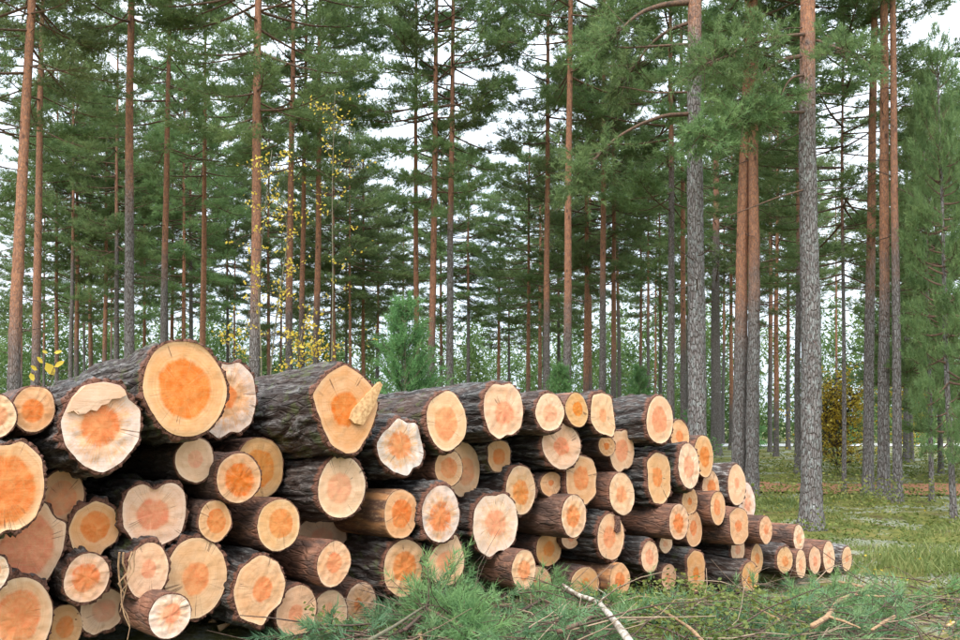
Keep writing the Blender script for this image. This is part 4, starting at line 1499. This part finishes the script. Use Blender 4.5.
# ------------------------------------------------------------------ far woods and thicket (masses)
def leaf_cloud(bag, C, RAD, n, size, rng):
    C, RAD = np.asarray(C, float), np.asarray(RAD, float)
    m = len(C)
    d = rng.normal(size=(m, n, 3))
    d /= np.linalg.norm(d, axis=-1)[..., None]
    P = C[:, None, :] + d * RAD[:, None, :] * (rng.random((m, n, 1)) ** 0.45)
    P = P.reshape(-1, 3)
    k = len(P)
    a = rng.normal(size=(k, 3))
    a /= np.linalg.norm(a, axis=1)[:, None]
    b = np.cross(a, rng.normal(size=(k, 3)))
    b /= np.linalg.norm(b, axis=1)[:, None]
    s = (size * (0.6 + 0.8 * rng.random(k)))[:, None]
    v = np.stack([P - a * s, P + b * s * .6, P + a * s], 1).reshape(-1, 3)
    tint = np.repeat((np.repeat(rng.random(m), n) * .7 + rng.random(k) * .3), 3)
    bag.add(v, np.arange(len(v)).reshape(-1, 3), None, tint)


rng = np.random.default_rng(77)
far = Bag()
C, RD = [], []
for k in range(470):
    x = rng.uniform(-85, 85)
    y = rng.uniform(66, 98)
    h = rng.uniform(7.0, 12.5) + 4.5 * float(sstep(0, 30, x)) * rng.random()
    for q in range(5):
        zz = h * (0.12 + 0.19 * q)
        r = (2.2 - 0.34 * q) * rng.uniform(.8, 1.2)
        C.append((x + rng.normal() * .4, y + rng.normal() * .4, zz))
        RD.append((r, r, h * .14))
for k in range(230):
    x = rng.uniform(-60, 75)
    y = rng.uniform(65, 69)
    r = rng.uniform(1.0, 2.2)
    C.append((x, y, r * .8))
    RD.append((r, r, r))
leaf_cloud(far, C, RD, 120, 0.22, rng)
tag(obj('far_woods', far.mesh('far_woods', M_THICKET)), 'dense green edge of woods far behind the pines', 'woods', kind='stuff')

th = Bag()
C, RD = [], []
for k in range(150):
    y = rng.uniform(30, 62)
    x = rng.uniform(-0.6, 0.60) * y
    if 20.6 < y < 25.6 or (x > 8 and y < 48):
        continue
    h = rng.uniform(0.8, 2.6) * (0.7 if x > 8 else 1)
    for q in range(4):
        r = (0.75 - 0.13 * q) * h * .42
        C.append((x + rng.normal() * .15, y + rng.normal() * .15, h * (0.16 + 0.24 * q)))
        RD.append((r, r, h * .16))
leaf_cloud(th, C, RD, 70, 0.085, rng)
tag(obj('thicket', th.mesh('thicket', M_NEEDLE_YOUNG)), 'light green thicket of young growth under the pines', 'thicket', kind='stuff')

# ------------------------------------------------------------------ ground cover, grass
rng = np.random.default_rng(5)


def view_points(n, y0, y1, x_lo, x_hi, power=1.0):
    y = y0 + (y1 - y0) * rng.random(n) ** power
    x = (x_lo + (x_hi - x_lo) * rng.random(n)) * y
    return x, y


def stack_side(x, y):
    """distance in front of the stack's face (negative: under or behind it)"""
    return -((x - FACE0[0]) * AX[0] + (y - FACE0[1]) * AX[1])


def along(x, y):
    return (x - FACE0[0]) * LAT[0] + (y - FACE0[1]) * LAT[1]


def free(x, y):
    return (stack_side(x, y) > 0.15) | (along(x, y) > 0.35)


x, y = view_points(110000, 5.5, 34, -0.56, 0.60, 1.5)
keep = free(x, y) & ~((y > 21.2) & (y < 24.6) & (rng.random(len(y)) < .93)) & ((x > -1) | (stack_side(x, y) > .15))
patch = fbm(np.stack([x * .6, y * .6, 0 * x], 1), 41, 3)
keep &= patch > 0.40
x, y = x[keep], y[keep]
z = ground_z(x, y)
n = len(x)
h = rng.random(n) ** 1.3 * (0.10 + 0.012 * y) * (0.5 + 1.6 * sstep(.45, .68, patch[keep]))
L = np.stack([x + rng.normal(size=n) * .05, y + rng.normal(size=n) * .05, z + h], 1)
a = rng.normal(size=(n, 3))
a[:, 2] *= .5
a /= np.linalg.norm(a, axis=1)[:, None]
b = np.cross(a, rng.normal(size=(n, 3)))
b /= np.linalg.norm(b, axis=1)[:, None]
s = ((0.012 + 0.0011 * y) * (0.6 + 0.8 * rng.random(n)))[:, None]
v = np.stack([L - a * s, L + b * s * .55, L + a * s, L - b * s * .55], 1).reshape(-1, 3)
gc = Bag()
gc.add(v, None, np.arange(4 * n).reshape(-1, 4), np.repeat(np.clip(patch[keep] * 1.2 - .2 + rng.random(n) * .5 - .1, 0, 1), 4))
tag(obj('undergrowth', gc.mesh('undergrowth', M_COVER)), 'low bilberry and heather leaves covering the forest floor', 'undergrowth', kind='stuff')

x, y = view_points(60000, 6.5, 24, 0.02, 0.62, 1.4)
dens = fbm(np.stack([x * .5, y * .5, 0 * x], 1), 47, 3)
keep = free(x, y) & (dens > 0.50) & ~((y > 20.2)) & ((along(x, y) > 0.3) | (rng.random(len(x)) < .12))
x, y, dens = x[keep], y[keep], dens[keep]
z = ground_z(x, y)
n = len(x)
hgt = (0.04 + 0.11 * rng.random(n)) * (0.5 + sstep(.50, .66, dens))
lean = rng.normal(size=(n, 2)) * 0.45
w = (0.0025 + 0.00045 * y) * (0.7 + .6 * rng.random(n))
az = rng.random(n) * 6.28
sx, sy = np.cos(az) * w, np.sin(az) * w
B = np.stack([x, y, z - .01], 1)
Mid = B + np.stack([lean[:, 0] * hgt * .35, lean[:, 1] * hgt * .35, hgt * .6], 1)
Tip = B + np.stack([lean[:, 0] * hgt, lean[:, 1] * hgt, hgt], 1)
sd = np.stack([sx, sy, 0 * sx], 1)
v = np.stack([B - sd, B + sd, Mid + sd * .8, Mid - sd * .8, Tip], 1).reshape(-1, 3)
i0 = np.arange(n) * 5
g = Bag()
g.add(v, np.stack([i0 + 3, i0 + 2, i0 + 4], 1), np.stack([i0, i0 + 1, i0 + 2, i0 + 3], 1), np.repeat(rng.random(n), 5))
tag(obj('grass', g.mesh('grass', M_GRASS)), 'yellow green grass tufts beyond the tail of the stack', 'grass', kind='stuff')

# ------------------------------------------------------------------ slash: cut pine boughs and twigs before the stack
def gpoint(u, v, lift=0.0):
    d = ray(u, v)
    p = EYE + d * (-HC / d[2])
    for _ in range(12):
        zt = gz(p[0], p[1])
        p = EYE + d * ((zt + lift - HC) / d[2])
    return p


rng = np.random.default_rng(8)
leaf, wood = Bag(), Bag()
P, D, S = [], [], []
for k in range(235):
    u_ = rng.uniform(380, 990)
    lo = np.interp(u_, [380, 480, 600, 760, 990], [640, 620, 618, 604, 600])
    v_ = lo + (660 - lo) * rng.random() ** 1.1
    p = gpoint(u_, v_)
    if stack_side(p[0], p[1]) < 0.10 and along(p[0], p[1]) < 0.3:
        continue
    if float(fbm(np.array([[p[0] * 1.1, p[1] * 1.1, 3.0]]), 60, 2)[0]) < 0.42:
        continue
    az = rng.normal() * 0.9 + (0 if rng.random() < .6 else math.pi)
    d = np.array([math.cos(az), math.sin(az), rng.uniform(0.0, 0.14)])
    L = rng.uniform(.35, .9)
    pts = [p + [0, 0, .01 + .05 * rng.random()]]
    for q in range(5):
        d = d + rng.normal(size=3) * .1 + [0, 0, -.05]
        pts.append(pts[-1] + d / np.linalg.norm(d) * L / 5)
    pts = np.array(pts)
    pts[:, 2] = np.maximum(pts[:, 2], ground_z(pts[:, 0], pts[:, 1]) + .015)
    wood.tube(pts, np.linspace(.007, .002, 6), 4, cap=False)
    for q in range(int(L * 12)):
        i = rng.integers(1, 6)
        fw = pts[i] - pts[i - 1]
        fw /= np.linalg.norm(fw)
        dd = fw * .9 + rng.normal(size=3) * np.array([.6, .6, .16])
        dd /= np.linalg.norm(dd)
        bl = rng.uniform(.08, .26)
        wood.tube([pts[i], pts[i] + dd * bl], [.004, .002], 3, cap=False)
        for m in range(3):
            P.append(pts[i] + dd * bl * rng.uniform(.2, 1))
            D.append(dd + rng.normal(size=3) * .25)
            S.append(.10)
needles(leaf, P, D, S, rng, 14, .068, .0072, .8)
br = obj('brush', leaf.mesh('brush_needles', M_NEEDLE_CUT))
tag(br, 'blanket of cut green pine boughs on the ground before the stack', 'brush', kind='stuff')
obj('brush_twigs', wood.mesh('brush_twigs', M_TWIG, True), br)

tw = Bag()
for k in range(440):
    u_ = rng.uniform(340, 985)
    lo = np.interp(u_, [340, 480, 600, 760, 990], [618, 592, 592, 586, 596])
    v_ = lo + (664 - lo) * rng.random()
    p = gpoint(u_, v_)
    if stack_side(p[0], p[1]) < 0.05 and along(p[0], p[1]) < .2:
        continue
    L = rng.uniform(.25, 1.1)
    az = rng.normal() * .7 + (0 if rng.random() < .5 else math.pi)
    d = np.array([math.cos(az), math.sin(az), rng.uniform(-.05, .30)])
    pts = [p + [0, 0, rng.uniform(.04, .14)]]
    for q in range(5):
        d = d + rng.normal(size=3) * .16 + [0, 0, -.04]
        pts.append(pts[-1] + d / np.linalg.norm(d) * L / 5)
    pts = np.array(pts)
    pts[:, 2] = np.maximum(pts[:, 2], ground_z(pts[:, 0], pts[:, 1]) + .006)
    r = rng.uniform(.0025, .007)
    tw.tube(pts, np.linspace(r, r * .35, 6), 4, rng.random(), cap=False)
    if rng.random() < .5:
        i = rng.integers(1, 4)
        e = d + rng.normal(size=3) * .6
        tw.tube([pts[i], pts[i] + e * .12, pts[i] + e * .22 + [0, 0, -.02]], [r * .6, r * .4, r * .2], 3, cap=False)
tag(obj('twig_litter', tw.mesh('twig_litter', M_LITTER, True)), 'tangle of thin brown twigs lying over the cut boughs', 'twigs', kind='stuff')


def spray(words, stem, seed, n=90, lift=.1, width=.20):
    """one big green bough: stem polyline in the frame, lying on the ground"""
    rng = np.random.default_rng(seed)
    W = np.array([gpoint(a, b, lift) for a, b in stem])
    base = W[0].copy()
    W = W - base
    root = empty('pine_bough', base)
    tag(root, words, 'bough', 'large cut boughs before the stack')
    t = np.linspace(0, len(W) - 1, len(W) * 6)
    Sx = np.stack([np.interp(t, np.arange(len(W)), W[:, a]) for a in range(3)], 1)
    for _ in range(3):
        Sx[1:-1] = (Sx[:-2] + 2 * Sx[1:-1] + Sx[2:]) / 4
    wd, lf = Bag(), Bag()
    wd.tube(Sx, np.linspace(.011, .003, len(Sx)), 5)
    P, D, S = [], [], []
    for q in range(n):
        i = int(rng.integers(len(Sx) // 4, len(Sx)))
        fw = Sx[i] - Sx[i - 1]
        fw = fw / (np.linalg.norm(fw) + 1e-9)
        dd = fw * .8 + rng.normal(size=3) * .55
        dd /= np.linalg.norm(dd)
        bl = width * rng.uniform(.5, 1.5)
        wd.tube([Sx[i], Sx[i] + dd * bl], [.004, .002], 3, cap=False)
        for m in range(4):
            P.append(Sx[i] + dd * bl * rng.uniform(.1, 1))
            D.append(dd + rng.normal(size=3) * .3)
            S.append(.10)
    needles(lf, P, D, S, rng, 18, .070, .0056, .8)
    obj('stem', wd.mesh('bough_stem', M_TWIG, True), root)
    obj('needles', lf.mesh('bough_needles', M_BOUGH), root)


spray('bright green pine bough arching up before the pointed log', [(405, 630), (425, 612), (455, 585), (490, 570), (508, 580)], 1, 170, .16, .24)
spray('drooping green bough at the bottom beside the pale stake', [(400, 632), (430, 615), (455, 620), (470, 640)], 2, 150, .13, .22)
spray('green bough tuft under the clean oval log', [(520, 612), (545, 598), (566, 574), (578, 566)], 3, 80, .12, .14)
spray('blue green bough lying flat below the tall narrow log end', [(745, 596), (790, 600), (840, 604), (880, 610)], 4, 85, .05)
spray('long green bough across the open ground near the forked stick', [(700, 622), (760, 612), (820, 616), (880, 628)], 5, 90, .05)
spray('dark green bough at the bottom corner by the grass', [(880, 628), (915, 606), (955, 596), (985, 600)], 6, 80, .06)
spray('green bough low at the bottom centre', [(520, 640), (560, 622), (610, 614), (650, 618)], 7, 80, .05)


def stick(name, words, pts, r0, r1, mat, lift=0.04, ups=None, forks=()):
    W = np.array([gpoint(a, b, (ups[q] if ups else lift)) for q, (a, b) in enumerate(pts)])
    base = W[0].copy()
    root = empty(name, base)
    tag(root, words, 'stick')
    rng = np.random.default_rng(len(words) * 7)

    def smooth(W):
        t = np.linspace(0, len(W) - 1, (len(W) - 1) * 5 + 1)
        S = np.stack([np.interp(t, np.arange(len(W)), W[:, a]) for a in range(3)], 1)
        for _ in range(2):
            S[1:-1] = (S[:-2] + 2 * S[1:-1] + S[2:]) / 4
        return S + rng.normal(size=S.shape) * r0 * .08
    S = smooth(W - base)
    b = Bag()
    b.tube(S, np.linspace(r0, r1, len(S)) * (1 + rng.normal(size=len(S)) * .06), 8)
    obj('stem', b.mesh('stick_stem', mat, True), root)
    for fk in forks:
        V = np.array([gpoint(a, c, lift) for a, c in fk]) - base
        b = Bag()
        b.tube(smooth(V), np.linspace(r0 * .6, r0 * .25, (len(V) - 1) * 5 + 1), 6)
        obj('side_branch', b.mesh('stick_branch', mat, True), root)


stick('pale_stick', 'pale birch like stick slanting down through the brush', [(563, 585), (577, 595), (598, 602), (612, 618), (632, 645)], .012, .022, M_BIRCHSTICK, .20, None, [[(600, 603), (606, 594), (596, 588)]])
stick('forked_stick', 'bent tan stick with twisted fork lying among green boughs', [(813, 626), (828, 617), (838, 600), (855, 594), (880, 597), (905, 595)], .020, .006, M_TANSTICK, .17, None, [[(828, 617), (845, 622), (860, 628)], [(855, 594), (868, 588), (882, 582)]])
stick('tan_stick', 'orange tan stick running diagonally to the bottom edge', [(640, 600), (665, 612), (690, 628), (706, 645)], .006, .012, M_TANSTICK, .16)
stick('short_stick', 'short pale stick with cut end near the photo corner', [(872, 630), (885, 622), (900, 615)], .008, .018, M_TANSTICK, .15)
stick('curved_stick', 'short brown stick with a bright yellow cut end', [(558, 632), (575, 626), (590, 618), (602, 616)], .013, .011, M_BRANCH, .17)
stick('thin_stick', 'grey twig rising from the pine bough toward the round log', [(370, 640), (395, 626), (418, 611), (450, 588), (478, 576)], .010, .004, M_STEM, .18)
stick('thin_stick', 'brown branch curving down to the bottom edge beside the pine bough', [(426, 609), (450, 618), (470, 630), (484, 643)], .008, .006, M_BRANCH, .18)
stick('short_stick', 'small tan stick below the pale forward log', [(756, 608), (768, 614), (779, 620)], .007, .011, M_TANSTICK, .14)
stick('thin_stick', 'dark thin branch lying across the brush under the domed log', [(538, 598), (560, 606), (580, 612), (602, 614)], .006, .003, M_BRANCH, .18)
stick('grey_branch', 'knobbly grey branch lying by the tip of the tail', [(838, 582), (852, 584), (864, 588)], .012, .016, M_TANSTICK, .12)
stick('pale_stake', 'splintered pale stake standing up at the bottom edge', [(421, 645), (420, 632), (419, 618)], .020, .006, M_CHIP, .04)

# fallen yellow leaves
rng = np.random.default_rng(21)
x, y = view_points(520, 6.5, 20, .0, .62)
keep = free(x, y)
x, y = x[keep], y[keep]
n = len(x)
L = np.stack([x, y, ground_z(x, y) + .03 + .08 * rng.random(n)], 1)
a = rng.normal(size=(n, 3)) * np.array([1, 1, .4])
a /= np.linalg.norm(a, axis=1)[:, None]
b = np.cross(a, rng.normal(size=(n, 3)) * .5 + [0, 0, 1])
b /= np.linalg.norm(b, axis=1)[:, None]
s = (.012 + .014 * rng.random(n))[:, None]
v = np.stack([L - a * s, L + b * s * .6, L + a * s, L - b * s * .6], 1).reshape(-1, 3)
fl = Bag()
fl.add(v, None, np.arange(4 * n).reshape(-1, 4), np.repeat(rng.random(n), 4))
tag(obj('fallen_leaves', fl.mesh('fallen_leaves', M_LEAF_YELLOW)), 'small fallen yellow leaves scattered over moss and grass', 'leaves', kind='stuff')

# wood chips
chip_spots = [(212, 622, .05, 'under the large ringed log'), (226, 627, .06, 'before the lobed log, largest there'), (233, 622, .03, 'tucked under the lobed log'), (738, 610, .05, 'in the brush, pinkish, below the forward log'),
              (730, 612, .03, 'beside the pinkish chip'), (704, 578, .03, 'beside the tall narrow log end'), (712, 590, .025, 'below the tall narrow log end'), (716, 583, .022, 'between tall narrow and forward logs'),
              (720, 593, .02, 'smallest one near the forward log'), (640, 592, .05, 'at the foot of the stripped low log'), (633, 588, .04, 'leaning on the stripped low log'), (646, 597, .035, 'just past the stripped low log'),
              (773, 603, .02, 'above the small tan stick'), (789, 598, .018, 'on the flat bough'), (540, 600, .05, 'under the clean oval log'), (548, 592, .04, 'behind the chip under the oval log'),
              (864, 594, .03, 'by the forked stick'), (898, 588, .02, 'in the grass past the forked stick'), (650, 606, .03, 'next to the diagonal tan stick'), (952, 625, .04, 'in the bottom corner')]
for k, (u_, v_, s, where) in enumerate(chip_spots):
    rng = np.random.default_rng(800 + k)
    p = gpoint(u_, v_, .03)
    v = np.array([(-1, -.5, 0), (1, -.35, 0), (.8, .4, 0), (-.7, .5, 0), (-.8, -.3, .35), (.7, -.3, .25), (.6, .25, .3), (-.5, .35, .4)]) * s + rng.normal(size=(8, 3)) * s * .12
    f = np.array([(3, 2, 1, 0), (4, 5, 6, 7), (0, 1, 5, 4), (1, 2, 6, 5), (2, 3, 7, 6), (3, 0, 4, 7)])
    o = obj('wood_chip', mesh_from('wood_chip', v, f, M_CHIP), None, p)
    o.rotation_euler = (rng.normal() * .4, rng.normal() * .4, rng.random() * 6)
    tag(o, 'pale broken wood chip ' + where, 'wood chip', 'scattered wood chips')
